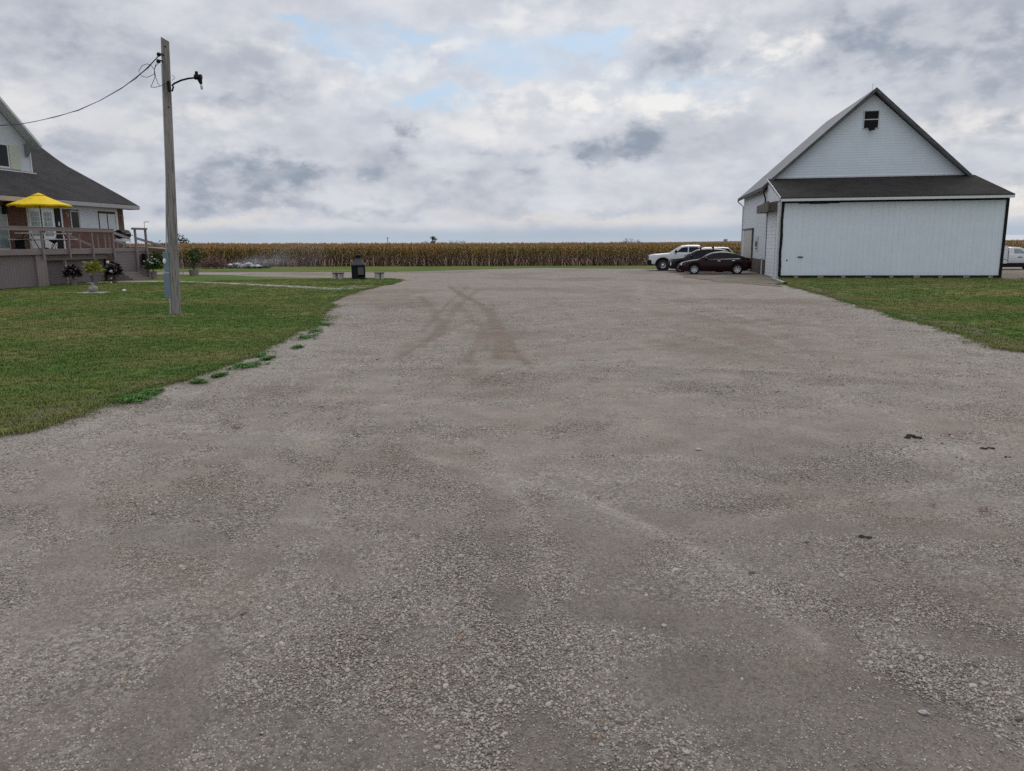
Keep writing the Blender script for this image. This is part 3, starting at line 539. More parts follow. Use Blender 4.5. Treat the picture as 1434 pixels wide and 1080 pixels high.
# corn
def corn(seed):
    r = random.Random(seed); v = []; f = []; hu = []; Ht = 1.95+r.random()*.15; ph = r.random()*6.28
    for i in range(3):
        a0, a1 = 2.09*i, 2.09*(i+1); k = len(v); v += [(math.cos(a0)*.013, math.sin(a0)*.013, 0), (math.cos(a1)*.013, math.sin(a1)*.013, 0), (math.cos(a1)*.007, math.sin(a1)*.007, Ht), (math.cos(a0)*.007, math.sin(a0)*.007, Ht)]; f.append((k, k+1, k+2, k+3)); hu += [.2]*4
    nl = 14
    for i in range(nl):
        z = .12+(Ht-.35)*i/nl*1.05; a = ph+i*3.14+(r.random()-.5)*1.2; L = (.42+.3*r.random())*(1 if .2 < i/nl < .85 else .75); rise = (.28 if i/nl > .45 else .05)*(.4+r.random()); drop = L*(.5+.7*r.random())*(1.5 if i/nl < .4 else .8); w_ = .042+.022*r.random(); c_, s_ = math.cos(a), math.sin(a); hh = r.random(); prev = None
        for j in range(5):
            u = j/4; x = L*(u*.95-.18*u*u); zz = max(.02, z+rise*math.sin(min(1, u*1.7)*1.57)-drop*u*u*.75); ww = w_*(1-u*.85)*(1.1 if u < .5 else 1); k = len(v); v += [(c_*x-s_*ww, s_*x+c_*ww, zz), (c_*x+s_*ww, s_*x-c_*ww, zz-.01)]; hu += [hh]*2
            if prev is not None: f.append((prev, prev+1, k+1, k))
            prev = k
    for i in range(6):      # tassel
        a = r.random()*6.28; t_ = .05+.1*r.random(); k = len(v); v += [(0, 0, Ht-.05), (.012, .006, Ht-.05), (math.cos(a)*t_+.008, math.sin(a)*t_, Ht+.12+.16*r.random()), (math.cos(a)*t_, math.sin(a)*t_+.008, Ht+.1)]; f.append((k, k+1, k+2, k+3)); hu += [.1]*4
    # an ear
    k = len(v); a = ph; 
    for z in (.95, 1.18):
        for j in range(4): v.append((math.cos(a)*.05+math.cos(j*1.57)*.028, math.sin(a)*.05+math.sin(j*1.57)*.028, z)); hu.append(.95)
    for j in range(4): f.append((k+j, k+(j+1) % 4, k+4+(j+1) % 4, k+4+j))
    return v, f, hu
c0, c1 = G(250, 374)[:2], G(880, 372)[:2]; cd = (c1-c0)/np.linalg.norm(c1-c0); cn = np.array([-cd[1], cd[0]])
CPn = []
for row in range(44):
    off = row*.76 if row < 12 else 12*.76+(row-12)*1.5; st = .15 if row < 7 else (.3 if row < 16 else .6)
    u = np.arange(-45, 140, st); u = u+rng.normal(0, .03, len(u)); keep = rng.random(len(u)) > .06; u = u[keep]; P = c0+cd*u[:, None]+cn*(off+rng.normal(0, .05, len(u)))[:, None]
    hgt = np.interp(P[:, 0], [-60, -35, -8, 12, 60], [1.09, 1.06, .965, .915, .92])*(.93+.11*rng.random(len(P)))*(1 if row < 3 else 1.01)*(.955+.08*vnoise(P, .12, 4)); ok = np.abs(P[:, 0]) < P[:, 1]*.75+3; ok &= ~((P[:, 0] > 21+.17*(P[:, 1]-63)) & (P[:, 1] < 92) & (P[:, 0] > 19))
    CPn.append(np.column_stack([P[ok], hgt[ok]]))
# lower, drier block right of the barn
for row in range(16):
    P = np.column_stack([np.arange(50, 110, .2), np.full(300, 88+row*.76)]); P = P[np.abs(P[:, 0]) < P[:, 1]*.75]; CPn.append(np.column_stack([P+rng.normal(0, .04, P.shape), .64+.06*rng.random(len(P))]))
CQ = np.vstack(CPn); n = len(CQ); print('corn', n)
scatter('corn_field', [corn(i) for i in range(7)], np.column_stack([CQ[:, :2], np.full(n, -.03)]), rng.integers(0, 7, n), np.column_stack([(rng.random(n)-.5)*.12, (rng.random(n)-.5)*.12, rng.random(n)*6.28]), CQ[:, 2], rng.random(n), CORN, kind='stuff', label='standing field of ripe brown and green corn', cat='corn')
# far swells of land beyond the corn
mb = MB(); xs = np.linspace(-3200, 3200, 60)
for Yd, hh, a in ((900, 1.2, 1.2), (1500, 2.6, 2.0), (2600, 4.6, 3.0)):
    k = len(mb.v); zz = [hh+a*math.sin(x*.0021+Yd)*.5+a*.3*math.sin(x*.009) for x in xs]
    mb.vs([(x, Yd, -2) for x in xs]+[(x, Yd+150, z) for x, z in zip(xs, zz)]+[(x, Yd+900, z-.5) for x, z in zip(xs, zz)]); m_ = len(xs)
    for i in range(m_-1):
        for j in (0, 1): mb.face((k+j*m_+i, k+j*m_+i+1, k+(j+1)*m_+i+1, k+(j+1)*m_+i))
FARM = plain('far_crop_land', (.13, .115, .085), 1, var=.2, scale=.01); mb.build('hills', FARM, smooth=True, kind='structure')
# ------------------------------------------------------------------ barn
B = Fr((15.4, 44.31), -10); D1 = 5.2; W = 11.75; PK = (5.83, 10.95); EZ = 5.72
brn = empty('barn', tuple(B.o), B.a, 'tall white gabled barn with a shingled lean-to and black loft window', 'barn')
mb = MB(); mb.prism([(0.02, D1, 0), (W-.15, D1, 0), (W-.15, D1, EZ), (PK[0], D1, PK[1]-.12), (.02, D1, EZ)], (0, 12.4, 0)); mb.build('wall', CLAP, brn)
m = mat('side_board', m_vsiding(.25, (.58, .62, .66), .9)); 
mb = MB(); mb.box(-.02, .015, D1+.05, 17.6, .95, EZ-.02); mb.build('side_cladding', m, brn)
mb = MB(); mb.box(-.035, .012, D1+.05, 17.58, 0, .94); mb.build('base_boards', BROWNW, brn)
# lean-to body and its siding
LZ = 4.28
mb = MB(); mb.prism([(0.0, .06, 0), (0.0, D1-.003, 0), (0.0, D1-.003, 5.75), (0, .06, 4.36)], (W-.1, 0, 0)); leanto = mb.build('leanto', WHITE, brn)
mb = MB(); mb.box(.10, W-.10, -.02, .055, .17, LZ-.06); mb.build('front_door', SIDING, brn, bevel=.004)
mb = MB(); mb.box(-.12, W+.11, -.43, -.405, LZ+.03, LZ+.165); mb.build('door_track', WHITE, brn, bevel=.004); mb = MB(); mb.box(.0, W-.02, -.05, .055, LZ-.055, LZ+.08); mb.build('head_rail', DARK, brn)
mb = MB(); mb.box(.9, 3.1, -.024, -.021, LZ-.10, LZ-.062); mb.box(1.5, 2.5, -.026, -.0245, LZ-.125, LZ-.101); mb.build('track_gap', DARK, brn)
mb = MB(); mb.box(.1, W-.1, .03, .05, 0, .26)
mb.build('foundation_gap', DARK, brn)
for i in range(9): x = .9+i*1.28; mb = MB(); mb.box(x, x+.22+.1*(i % 2), -.0, .028, .03, .13+.02*(i % 3)); mb.build('foundation_block', STONE, brn)
mb = MB()      # wavy rubber strip at the left corner
k = 0; zs = np.linspace(.1, LZ, 22)
for i, z in enumerate(zs): wv = .018*math.sin(i*.7)+.008*math.sin(i*2.3); mb.vs([(-.02+wv*.4, -.06, z), (.13+wv*.8, -.065, z)])
for i in range(21): mb.face((2*i, 2*i+1, 2*i+3, 2*i+2))
o = mb.build('rubber_strip', BLACK, brn); so = o.modifiers.new('s', 'SOLIDIFY'); so.thickness = .02
mb = MB(); mb.box(W-.12, W+.02, -.07, .05, .02, LZ+.12); mb.build('corner_post', BLACK, brn)
mb = MB(); mb.box(.42, .47, -.05, -.02, .98, 1.08); mb.build('latch', BLACK, brn)
mb = MB(); mb.box(1.02, 1.32, -.05, -.021, 1.18, 1.24); mb.tube([(1.05, -.05, 1.2), (1.15, -.11, 1.24), (1.3, -.05, 1.2)], .018); mb.build('door_handle', BLACK, brn)
# lean-to roof
sl = (5.84-4.44)/(D1+.35)
mb = MB(); mb.prism([(-.12, -.35, 4.44), (-.12, D1+.01, 5.84), (-.12, D1+.01, 5.96), (-.12, -.35, 4.52)], (W+.22, 0, 0)); mb.build('leanto_roof', SHING_B, brn)
mb = MB(); mb.box(-.14, W+.12, -.40, -.352, 4.34, 4.535); mb.build('fascia', plain('dark_fascia', (.05, .045, .043), .8, var=.3, scale=6), brn)
mb = MB(); mb.prism([(-.14, -.36, 4.44), (-.14, D1, 5.86), (-.14, D1, 5.98), (-.14, -.36, 4.53)], (.018, 0, 0)); mb.build('drip_edge', GALV, brn); mb = MB(); mb.prism([(W+.102, -.36, 4.44), (W+.102, D1, 5.86), (W+.102, D1, 5.98), (W+.102, -.36, 4.53)], (.018, 0, 0)); mb.build('drip_edge', GALV, brn)
mb = MB(); mb.prism([(-.11, -.3, 4.38), (-.11, D1-.01, 4.5), (-.11, D1-.01, 5.72)], (.1, 0, 0)); mb.build('cheek_panel', WHITE, brn)
mb = MB(); mb.box(-.0, W-.15, D1-.05, D1-.005, 5.965, 6.04); mb.build('flashing', TRIM, brn)
# main roof: slopes, rakes, soffit
th = .16; ov = .48; sx = (PK[1]-EZ)/(PK[0]-.02); zl = EZ-.42*sx
def slope(x0, z0, x1, z1, y0, y1, tk): return [(x0, y0, z0), (x1, y0, z1), (x1, y0, z1+tk), (x0, y0, z0+tk)], (0, y1-y0, 0)
mb = MB(); mb.prism(*slope(-.4, zl, PK[0], PK[1], D1-ov+.04, 18.0, th)); mb.build('roof_slope', MROOF, brn)
mb = MB(); xr = W-.15+.45; zr = EZ-.45*(PK[1]-EZ)/(W-.15-PK[0]); mb.prism(*slope(xr, zr, PK[0]+.002, PK[1], D1-ov+.04, 18.0, th)); mb.build('roof_slope', MROOF, brn)
RAKE = plain('grey_rake_board', (.085, .085, .09), .8, var=.35, scale=3)
mb = MB(); mb.prism(*slope(-.42, zl-.05, PK[0], PK[1]-.05, D1-ov, D1-ov+.035, th+.07)); mb.prism(*slope(xr+.02, zr-.05, PK[0]+.001, PK[1]-.05, D1-ov, D1-ov+.034, th+.07)); mb.build('rake_board', RAKE, brn)
mb = MB(); mb.box(-.46, -.402, D1-ov, 18.0, zl-.08, zl+.14); mb.build('eave_board', RAKE, brn)
mb = MB(); mb.tube([(-.46, 17.95, zl+.02), (-.42, 17.95, zl-.15), (-.05, 17.75, zl-.5), (-.05, 17.7, .2)], .05); mb.build('downspout', GALV, brn)
# loft window
p0 = B.L(1210, 155, 1, D1); p1 = B.L(1230, 180, 1, D1)
mb = MB(); mb.box(p0[0], p1[0], D1-.05, D1-.01, p1[2], p0[2]); lw_ = mb.build('loft_window', TRIM, brn)
mb = MB(); mz = (p0[2]+p1[2])/2; mb.box(p0[0]+.05, p1[0]-.05, D1-.06, D1-.03, mz+.03, p0[2]-.05); mb.box(p0[0]+.05, p1[0]-.05, D1-.06, D1-.03, p1[2]+.04, mz-.03); mb.build('pane', BLACK, lw_)
mb = MB(); mb.tube([((p0[0]+p1[0])/2, D1-.02, p1[2]-.1), ((p0[0]+p1[0])/2, D1-.22, p1[2]-.06)], .03); mb.box((p0[0]+p1[0])/2-.16, (p0[0]+p1[0])/2+.16, D1-.34, D1-.18, p1[2]-.12, p1[2]+.06); mb.build('floodlight', BLACK, brn)
# roller door on the lean-to's side with its weathered hood
mb = MB(); mb.box(-.05, -.005, 1.15, 4.75, .02, 4.0); mb.build('roller_door', ROLLER, brn)
mb = MB(); mb.box(-.07, -.01, 1.03, 1.14, 0, 4.05); mb.build('door_frame', BLACK, brn); mb = MB(); mb.box(-.07, -.01, 4.76, 4.92, 0, 4.2); mb.build('door_frame', BLACK, brn)
mb = MB(); mb.box(-.09, -.01, .25, .93, 0, 4.3); mb.build('corner_board', WHITE, brn)
mb = MB(); mb.box(-.62, -.02, .9, 5.6, 3.86, 4.34); mb.build('door_hood', WOODG, brn, bevel=.01)
mb = MB(); mb.box(-.66, -.6, .7, 2.6, 3.8, 4.4); mb.build('hood_board', WOODG, brn)
# sliding door, slit window, stand pipe on the long side
a = B.L(1043.5, 340, 0, 0); b_ = B.L(1055, 340, 0, 0); zt = B.L(1043, 324, 0, 0)[2]; print('sdoor', a, b_, zt)
mb = MB(); mb.box(-.13, -.06, b_[1], a[1], .05, 2.95); mb.build('sliding_door', SDOOR, brn)
mb = MB(); mb.box(-.17, -.05, b_[1]-.1, a[1]+.6, 2.95, 3.06); mb.box(-.14, -.03, b_[1]-.06, b_[1]-.003, 0, 2.95); mb.build('sliding_door_track', RAKE, brn)
a = B.L(1061, 340, 0, 0); b_ = B.L(1058.5, 340, 0, 0)
mb = MB(); mb.box(-.07, -.024, a[1]-.45, a[1]+.75, 1.5, 2.55); sw = mb.build('side_window', TRIM, brn); mb = MB(); mb.box(-.08, -.05, a[1]-.35, a[1]+.65, 1.6, 2.45); mb.build('pane', GLASSD, sw)
mb = MB(); mb.tube([(-.1, D1+.7, 0), (-.1, D1+.7, 1.05)], .05); mb.tube([(-.1, D1+.7, 1.05), (-.25, D1+.65, 1.0)], .05); mb.build('vent_pipe', WHITE, brn)
mb = MB(); mb.tube([(-.05, D1+.2, 5.5), (-.35, D1-.3, 5.15), (-.2, D1-.1, 4.8), (-.18, D1-.2, 4.4)], .05); mb.build('elbow_pipe', BLACK, brn)
mb = MB(); g0, g1 = B.Lw(G(1081, 391.5)), B.Lw(G(1099, 398.5)); mb.beam((g0[0], g0[1], .07), (g1[0], g1[1], .06), .13, .1); mb.build('drain_extension', GALV, brn)
mb = MB(); e_ = (g1-g0)/np.linalg.norm(g1-g0); mb.beam(tuple(g1+[0, 0, .065]), tuple(g1+e_*.22+[0, 0, .05]), .17, .13); mb.build('drain_outlet', BLACK, brn)
mb = MB(); mb.tube([(PK[0]-.02, 5.6, PK[1]+.15), (PK[0]-.02, 5.6, PK[1]+.55)], .012); mb.build('lightning_rod', GALV, brn)
# ------------------------------------------------------------------ house
Hf = Fr((-25.6, 38.4), -8); WV = -2.8; FL = 2.0; YE = 14.4
hs = empty('house', tuple(Hf.W((WV, 5, 0))*[1, 1, 0]), Hf.a, 'brick house with a grey swept shingle roof and white dormer', 'house')
hl = Hf.Lw(Hf.W((WV, 5, 0)))
class HB(MB):           # house-local builder: mesh coordinates shifted to the empty
    def build(s, *a, **k): s.v = [(x-WV, y-5, z) for x, y, z in s.v]; return MB.build(s, *a, **k)
prof = [(-2.2, 4.74), (-3.4, 5.42), (-4.85, 6.2), (-6.2, 6.92), (-7.2, 7.45), (-8.0, 7.98), (-8.9, 8.66), (-10.3, 9.9), (-11.5, 10.95)]
mb = HB(); mb.prism([(WV, -9, 0), (WV, YE, 0), (WV, YE, 4.72), (WV, -9, 4.72)], (-16, 0, 0)); mb.prism([(WV-.01, YE-.02, 4.7), (-5, YE-.02, 6.1), (-8, YE-.02, 7.7), (-11.5, YE-.02, 10.7), (-18.7, YE-.02, 4.7)], (0, -.3, 0)); mb.build('wall', BRICK, hs)
mb = HB(); n_ = len(prof); full = prof+[(-11.5*2-x, z) for x, z in prof[::-1][1:]]
top = [(x, z+.14) for x, z in full]
for (y0, y1) in ((-10, 15.25),): mb.prism([(x, y1, z) for x, z in full]+[(x, y1, z) for x, z in top[::-1]], (0, y0-y1, 0))
mb.build('roof', SHING_H, hs)
FASC = plain('pale_fascia', (.34, .325, .335), .6, var=.08)
mb = HB(); mb.box(-2.2, -2.12, -10, 15.3, 4.60, 4.84); mb.box(-2.9, -2.2, -9, 15.28, 4.58, 4.64); mb.build('fascia', FASC, hs)
mb = HB()
for (x0, z0), (x1, z1) in zip(full, full[1:]): mb.prism([(x0, 15.252, z0-.03), (x1, 15.252, z1-.03), (x1, 15.252, z1+.12), (x0, 15.252, z0+.12)], (0, .05, 0))
mb.build('rake_board', FASC, hs)
def hwin(px0, px1, zb, zt, name, mats, proud=.03, panes=1, frame=.06, pm=None, dark=False, x=WV):
    y0 = Hf.L(px0, 300, 0, x)[1]; y1 = Hf.L(px1, 300, 0, x)[1]
    mb = HB(); mb.box(x, x+proud, y0, y1, zb, zt); o = mb.build(name, mats, hs)
    if pm:
        step = (y1-y0)/panes
        for i in range(panes):
            mb = HB(); mb.box(x+proud-.01, x+proud+.008, y0+i*step+frame, y0+(i+1)*step-frame, zb+frame, zt-frame); mb.build('pane', pm[i % len(pm)], o)
    return o, y0, y1
# left sliding door, french doors, shutter, sun-room windows
hwin(-14, 9, FL, 4.3, 'patio_door', TRIM, pm=[GLASSG])
o, y0, y1 = hwin(36.5, 74.5, FL, 4.42, 'french_door', TRIM, .05)
ym = (y0+y1)/2
for a0, a1 in ((y0+.1, ym-.04), (ym+.04, y1-.1)):
    mb = HB(); mb.box(WV+.05, WV+.075, a0, a1, FL+.03, 4.3); leaf = mb.build('door_leaf', WHITE, o)
    mb = HB(); mb.box(WV+.074, WV+.085, a0+.14, a1-.14, FL+.75, 4.12); mb.build('pane', GLASSG, leaf)
    mb = HB()
    for i in (1, 2): yy = a0+.14+(a1-a0-.28)*i/3; mb.box(WV+.085, WV+.10, yy-.012, yy+.012, FL+.75, 4.12)
    for i in range(1, 5): zz = FL+.75+(4.12-FL-.75)*i/5; mb.box(WV+.084, WV+.098, a0+.14, a1-.14, zz-.012, zz+.012)
    mb.build('muntin', WHITE, leaf)
mb = HB(); mb.box(WV+.075, WV+.12, ym+.05, ym+.09, FL+.95, FL+1.1); mb.build('handle', BLACK, o)
hwin(76, 83.5, FL, 4.4, 'storm_door', BLACK, .04)
hwin(84, 86, FL, 4.45, 'trim_post', TRIM, .05)
hwin(98, 110, 3.1, 4.3, 'window', TRIM, pm=[GLASSD])
hwin(110.3, 136, 3.05, 4.38, 'sunroom_panel', SIDING2, .05)
hwin(136.5, 160, 3.08, 4.28, 'window', BLACK, .06, 2, .05, [GLASSP, GLASSP])
hwin(160.2, 163.5, 3.05, 4.38, 'trim_post', TRIM, .05)
hwin(86.3, 163.5, 4.38, 4.58, 'header_board', TRIM, .045)
for px in (92.5, 169.5):
    y_ = Hf.L(px, 301, 0, WV)[1]; mb = HB(); mb.box(WV, WV+.04, y_-.05, y_+.05, 3.85, 4.2); mb.lathe([(.03, 4.12), (.07, 4.1), (.06, 3.92), (.02, 3.9)], (WV+.1, y_, 0), 8); mb.build('wall_lamp', plain('lamp_tan', (.35, .22, .14), .5), hs)
y_ = Hf.L(3, 290, 0, WV)[1]; mb = HB(); mb.box(WV+.05, WV+.2, y_-.1, y_+.12, 3.9, 4.35); mb.build('speaker', BLACK, hs)
y_ = Hf.L(81, 312, 0, WV)[1]; mb = HB(); mb.box(WV+.045, WV+.08, y_-.04, y_+.04, 3.35, 3.6); mb.build('letter_box', WHITE, hs)
# dormer
DV = -5.5; dY = Hf.L(44, 230, 0, DV)[1]; dzb = Hf.L(44, 243, 0, DV)[2]; dzt = Hf.L(44, 205, 0, DV)[2]
eO = Hf.L(58, 207, 0, DV+.6); pO = Hf.L(0, 139, 0, DV+.6); ds = (pO[2]-eO[2])/(eO[1]-pO[1]); yc = 3.2; zpk = eO[2]+(eO[1]-yc)*ds; print('dormer', dY, dzb, dzt, eO, pO, ds, zpk)
zwt = eO[2]+(eO[1]-dY)*ds-.1
mb = HB(); mb.prism([(DV, dY, dzb-.8), (DV, dY, zwt), (DV, yc, zpk-.15), (DV, 2*yc-dY, zwt), (DV, 2*yc-dY, dzb-.8)], (-6, 0, 0)); dm = mb.build('dormer', SIDING2, hs)
for sgn in (1, -1):
    mb = HB(); ye = yc+sgn*(eO[1]-yc); mb.prism([(DV+.6, ye, eO[2]-.02), (DV+.6, yc+sgn*.001, zpk-.02), (DV+.6, yc+sgn*.001, zpk+.16), (DV+.6, ye, eO[2]+.16)], (-7, 0, 0)); mb.build('dormer_roof', SHING_H, dm); mb = HB(); mb.prism([(DV+.59, ye-sgn*.02, eO[2]-.065), (DV+.59, yc+sgn*.001, zpk-.085), (DV+.59, yc+sgn*.001, zpk-.025), (DV+.59, ye-sgn*.02, eO[2]-.025)], (-.58, 0, 0)); mb.build('soffit', TRIM, dm)
    mb = HB(); mb.prism([(DV+.6, ye+sgn*.02, eO[2]-.06), (DV+.6, yc+sgn*.002, zpk-.06), (DV+.6, yc+sgn*.002, zpk+.13), (DV+.6, ye+sgn*.02, eO[2]+.13)], (.04, 0, 0)); mb.build('dormer_rake', TRIM, dm)
mb = HB(); mb.prism([(DV+.02, dY-.45, zwt-.75), (DV+.12, dY-.45, zwt-.75), (DV+.55, dY-.45, zwt-.1), (DV+.55, dY-.45, zwt+.05), (DV+.02, dY-.45, zwt+.05)], (0, .1, 0)); mb.build('bracket', plain('grey_bracket', (.2, .2, .21), .7), dm)
mb = HB(); mb.box(DV, DV+.22, yc-6, dY+.06, dzb-.06, dzb+.03); mb.build('dormer_sill', TRIM, dm); mb = HB(); mb.box(DV, DV+.035, dY-.08, dY+.01, dzb, zwt); mb.build('corner_trim', WHITE, dm)
wa = Hf.L(-14, 220, 0, DV)[1]; wb_ = Hf.L(12, 220, 0, DV)[1]; wc = Hf.L(27, 220, 0, DV)[1]; z0 = Hf.L(12, 236, 0, DV)[2]; z1 = Hf.L(12, 203, 0, DV)[2]
mb = HB(); mb.box(DV, DV+.04, wa, wb_, z0, z1); dw = mb.build('window', TRIM, dm); mb = HB(); mb.box(DV+.03, DV+.05, wa+.06, wb_-.1, z0+.1, z1-.06); mb.build('pane', GLASSD, dw)
mb = HB(); mb.box(DV, DV+.05, wb_+.05, wc, z0, z1); mb.build('shutter', CREAM, dm)
# ------------------------------------------------------------------ deck
dk = empty('deck', tuple(Hf.o), Hf.a, 'mauve painted raised timber deck with railings along the brick house', 'deck')
P_ = lambda px, py=350: Hf.L(px, py, 0, 0)[1]
yA, yB, yC = P_(58), P_(157), P_(204)
mb = MB()
for i in range(20): x0 = WV+.01+i*.139; mb.box(x0, x0+.134, -4, yC, FL-.045, FL)
mb.build('deck_floor', BENCHW, dk)
mb = MB(); mb.box(.0, .05, -4, yB+.1, FL-.30, FL+.0); mb.build('rim_board', DECKH, dk, bevel=.006)
mb = MB(); mb.box(-.35, -.25, yA, yB-.1, FL-.62, FL-.32); mb.build('beam', DECKH, dk, bevel=.006)
mb = MB(); mb.box(-.2, -.12, -4, yA-.1, 0.05, FL-.3); mb.box(-.62, -.56, yA+.35, yB-.25, .05, FL-.3); mb.build('skirt', SKIRT_V, dk)
mb = MB(); mb.box(-.13, -.02, yA-.45, yA+.3, .02, FL-.32); mb.build('skirt_panel', DECKW, dk)
mb = MB(); mb.box(-.5, -.42, yB-.2, yB-.12, .02, FL-.3); mb.build('corner_post', BLACK, dk)
for px in (58, 95.5, 128, 157.5): yy = P_(px); mb = MB(); mb.box(.05, .15, yy-.05, yy+.05, FL-.55, FL+1.12); mb.build('post', DECKW, dk, bevel=.006)
yy = P_(-30); mb = MB(); mb.box(.05, .15, yy-.05, yy+.05, FL-.55, FL+1.12); mb.build('post', DECKW, dk)
mb = MB(); yy = P_(93); mb.box(-.25, -.13, yy-.06, yy+.06, .0, FL-.62); mb.build('support_post', DECKW, dk)
mb = MB(); mb.box(.03, .19, -4, yB+.1, FL+1.12, FL+1.17); mb.box(.152, .18, -4, yB+.08, FL+.95, FL+1.115); mb.build('hand_rail', DECKH, dk, bevel=.004)
for px in (113.5, 139, 149, 155): yy = P_(px); mb = MB(); mb.box(-.06, .0, yy-.05, yy+.05, FL, FL+.95); mb.build('baluster', DECKW, dk)
mb = MB(); mb.box(.0, .05, P_(111), yB, FL+.55, FL+.6)
# stair block
yS0, yS1 = yB+.1, P_(190)
mb = MB(); mb.box(-.1, .02, yS0, yS1, .35, FL-.2); mb.build('stair_skirt', SKIRT_H, dk)
mb = MB(); mb.box(-.1, .02, yS1+.1, yC, .02, FL-.02); mb.build('skirt', SKIRT_V, dk)
for i in range(3): mb = MB(); mb.box(.02, .95-.28*i, yS0+.3, yS1, .0+.17*i+.002*i, .17*(i+1)); mb.build('step', DECKH, dk, bevel=.006)
mb = MB(); mb.box(-.1, .06, yS0, yC+.1, FL-.2, FL+.01); mb.build('rim_board', DECKH, dk)
for px in (189, 203.5): yy = P_(px); mb = MB(); mb.box(.06, .17, yy-.06, yy+.06, 0, FL+1.18); mb.build('post', DECKW, dk, bevel=.006)
mb = MB(); mb.box(.02, .2, P_(186), P_(205), FL+1.15, FL+1.28); mb.build('hand_rail', DECKH, dk, bevel=.004)
mb = MB(); mb.beam((.1, P_(158), FL+.95), (-.6, P_(158)+2.6, FL+.62), .05, .16); mb.beam((.1, P_(158), FL+.5), (-.6, P_(158)+2.6, FL+.15), .05, .14); mb.build('stair_rail', DECKH, dk)
mb = MB(); mb.beam((.12, P_(190), FL+.62), (.1, P_(205)+2.6, FL-.05), .06, .14); mb.build('ramp_rail', DECKH, dk)
mb = MB(); mb.beam((-1.6, P_(104)+1.2, FL+.95), (-1.2, P_(130)+1.8, FL+.1), .05, .14); mb.build('brace_board', DECKH, dk)
# ------------------------------------------------------------------ umbrella, picnic table, grill on the deck
def hw(px, py, v): return Hf.L(px, py, 0, v)
UV = -1.25; ub = hw(60.5, 330, UV); uy = ub[1]; utop = hw(57, 271, UV)[2]; uedge = hw(57, 288, UV)[2]; print('umb', ub, utop, uedge)
um = empty('patio_umbrella', tuple(Hf.W((UV, uy, FL))), Hf.a, 'open yellow parasol standing above the picnic table on the deck', 'umbrella')
mb = MB(); RU = 1.62; zt, ze = utop-FL, uedge-FL; n8 = 8
rings = [(0, zt), (.3, zt-.12), (.75, zt-.12-(zt-.12-ze)*.36), (1.2, zt-.12-(zt-.12-ze)*.70), (RU, ze)]; k = mb.vs([(0, 0, zt)])
SEG = 32
for r, z in rings[1:]:
    for j in range(SEG):
        a = 2*math.pi*j/SEG; ph = (j % 4)/4; sag = math.sin(ph*math.pi); rr = r*(1-.045*sag*(r/RU)); mb.v.append((rr*math.cos(a+.2), rr*math.sin(a+.2), z-.05*sag*(r/RU)**2*0+(-.02*sag if r < RU else .03*sag)))
for j in range(SEG): mb.face((0, 1+j, 1+(j+1) % SEG))
for i in range(3):
    for j in range(SEG): j2 = (j+1) % SEG; mb.face((1+i*SEG+j, 1+(i+1)*SEG+j, 1+(i+1)*SEG+j2, 1+i*SEG+j2))
k2 = len(mb.v)
for j in range(SEG): v = mb.v[1+3*SEG+j]; mb.v.append((v[0]*1.005, v[1]*1.005, v[2]-.09))
for j in range(SEG): j2 = (j+1) % SEG; mb.face((1+3*SEG+j, k2+j, k2+j2, 1+3*SEG+j2))
cn_ = mb.build('canopy', YELL, um, smooth=True, angle=25); so = cn_.modifiers.new('s', 'SOLIDIFY'); so.thickness = .006
mb = MB(); mb.tube([(0, 0, .05), (0, 0, zt)], .025); mb.build('pole', BLACK, um)
mb = MB(); mb.tube([(0, 0, 1.05), (0, 0, 1.2)], .045); mb.build('crank', BLACK, um)
mb = MB(); mb.lathe([(0.001, .08), (.06, .08), (.2, .05), (.24, .0)], (0, 0, 0), 16); mb.build('base', BLACK, um)
mb = MB(); mb.lathe([(.001, zt+.03), (.06, zt+.0), (.3, zt-.09), (.34, zt-.11)], (0, 0, 0), 16); mb.build('vent_cap', YELL, um, smooth=True)
for j in range(8): a = 2*math.pi*j/8+.2; mb = MB(); mb.tube([(0, 0, zt-.45), (math.cos(a)*.9, math.sin(a)*.9, zt-.33)], .008, 5); mb.build('rib', BLACK, um)
tb = empty('picnic_table', tuple(Hf.W((UV, uy, FL))), Hf.a, 'pale picnic table with black legs under the yellow parasol', 'table')
y0, y1 = hw(29, 325, UV)[1]-uy, hw(92, 325, UV)[1]-uy
mb = MB()
for i in range(4): mb.box(-.38+i*.195, -.2+i*.195, y0, y1, .83, .88)
mb.build('table_top', BENCHW, tb, bevel=.005)
for s in (1, -1):
    mb = MB(); mb.box(s*.72-.13, s*.72+.13, y0, y1, .50, .55); mb.build('bench_seat', BENCHW, tb, bevel=.005)
    yy = (y0 if s < 0 else y1)-s*.45
    mb = MB(); mb.tube([(-.62, yy, 0), (-.2, yy, .83)], .022); mb.tube([(.62, yy, 0), (.2, yy, .83)], .022); mb.tube([(-.8, yy, .49), (.8, yy, .49)], .02); mb.build('leg', BLACK, tb)
def place(px, py, v): p = hw(px, py, v); return p
g = Hf.W((-1.2, P_(182)+1.2, FL)); gr = empty('barbecue_grill', tuple(g), Hf.a, 'black barrel barbecue grill on the deck beside the corner railing', 'grill')
mb = MB(); mb.tube([(0, -.42, .88), (0, .42, .88)], .29, 16); mb.build('lid', BLACK, gr, smooth=True, angle=40)
mb = MB(); mb.box(-.25, .25, -.4, .4, .42, .62); mb.build('cart', WHITE, gr)
for sx_ in (-.2, .2):
    for sy_ in (-.35, .35): mb = MB(); mb.tube([(sx_, sy_, 0), (sx_, sy_, .7)], .02); mb.build('leg', GALV, gr)
mb = MB(); mb.tube([(.3, -.2, .93), (.36, -.2, .95), (.36, .2, .95), (.3, .2, .93)], .012); mb.build('handle', GALV, gr)
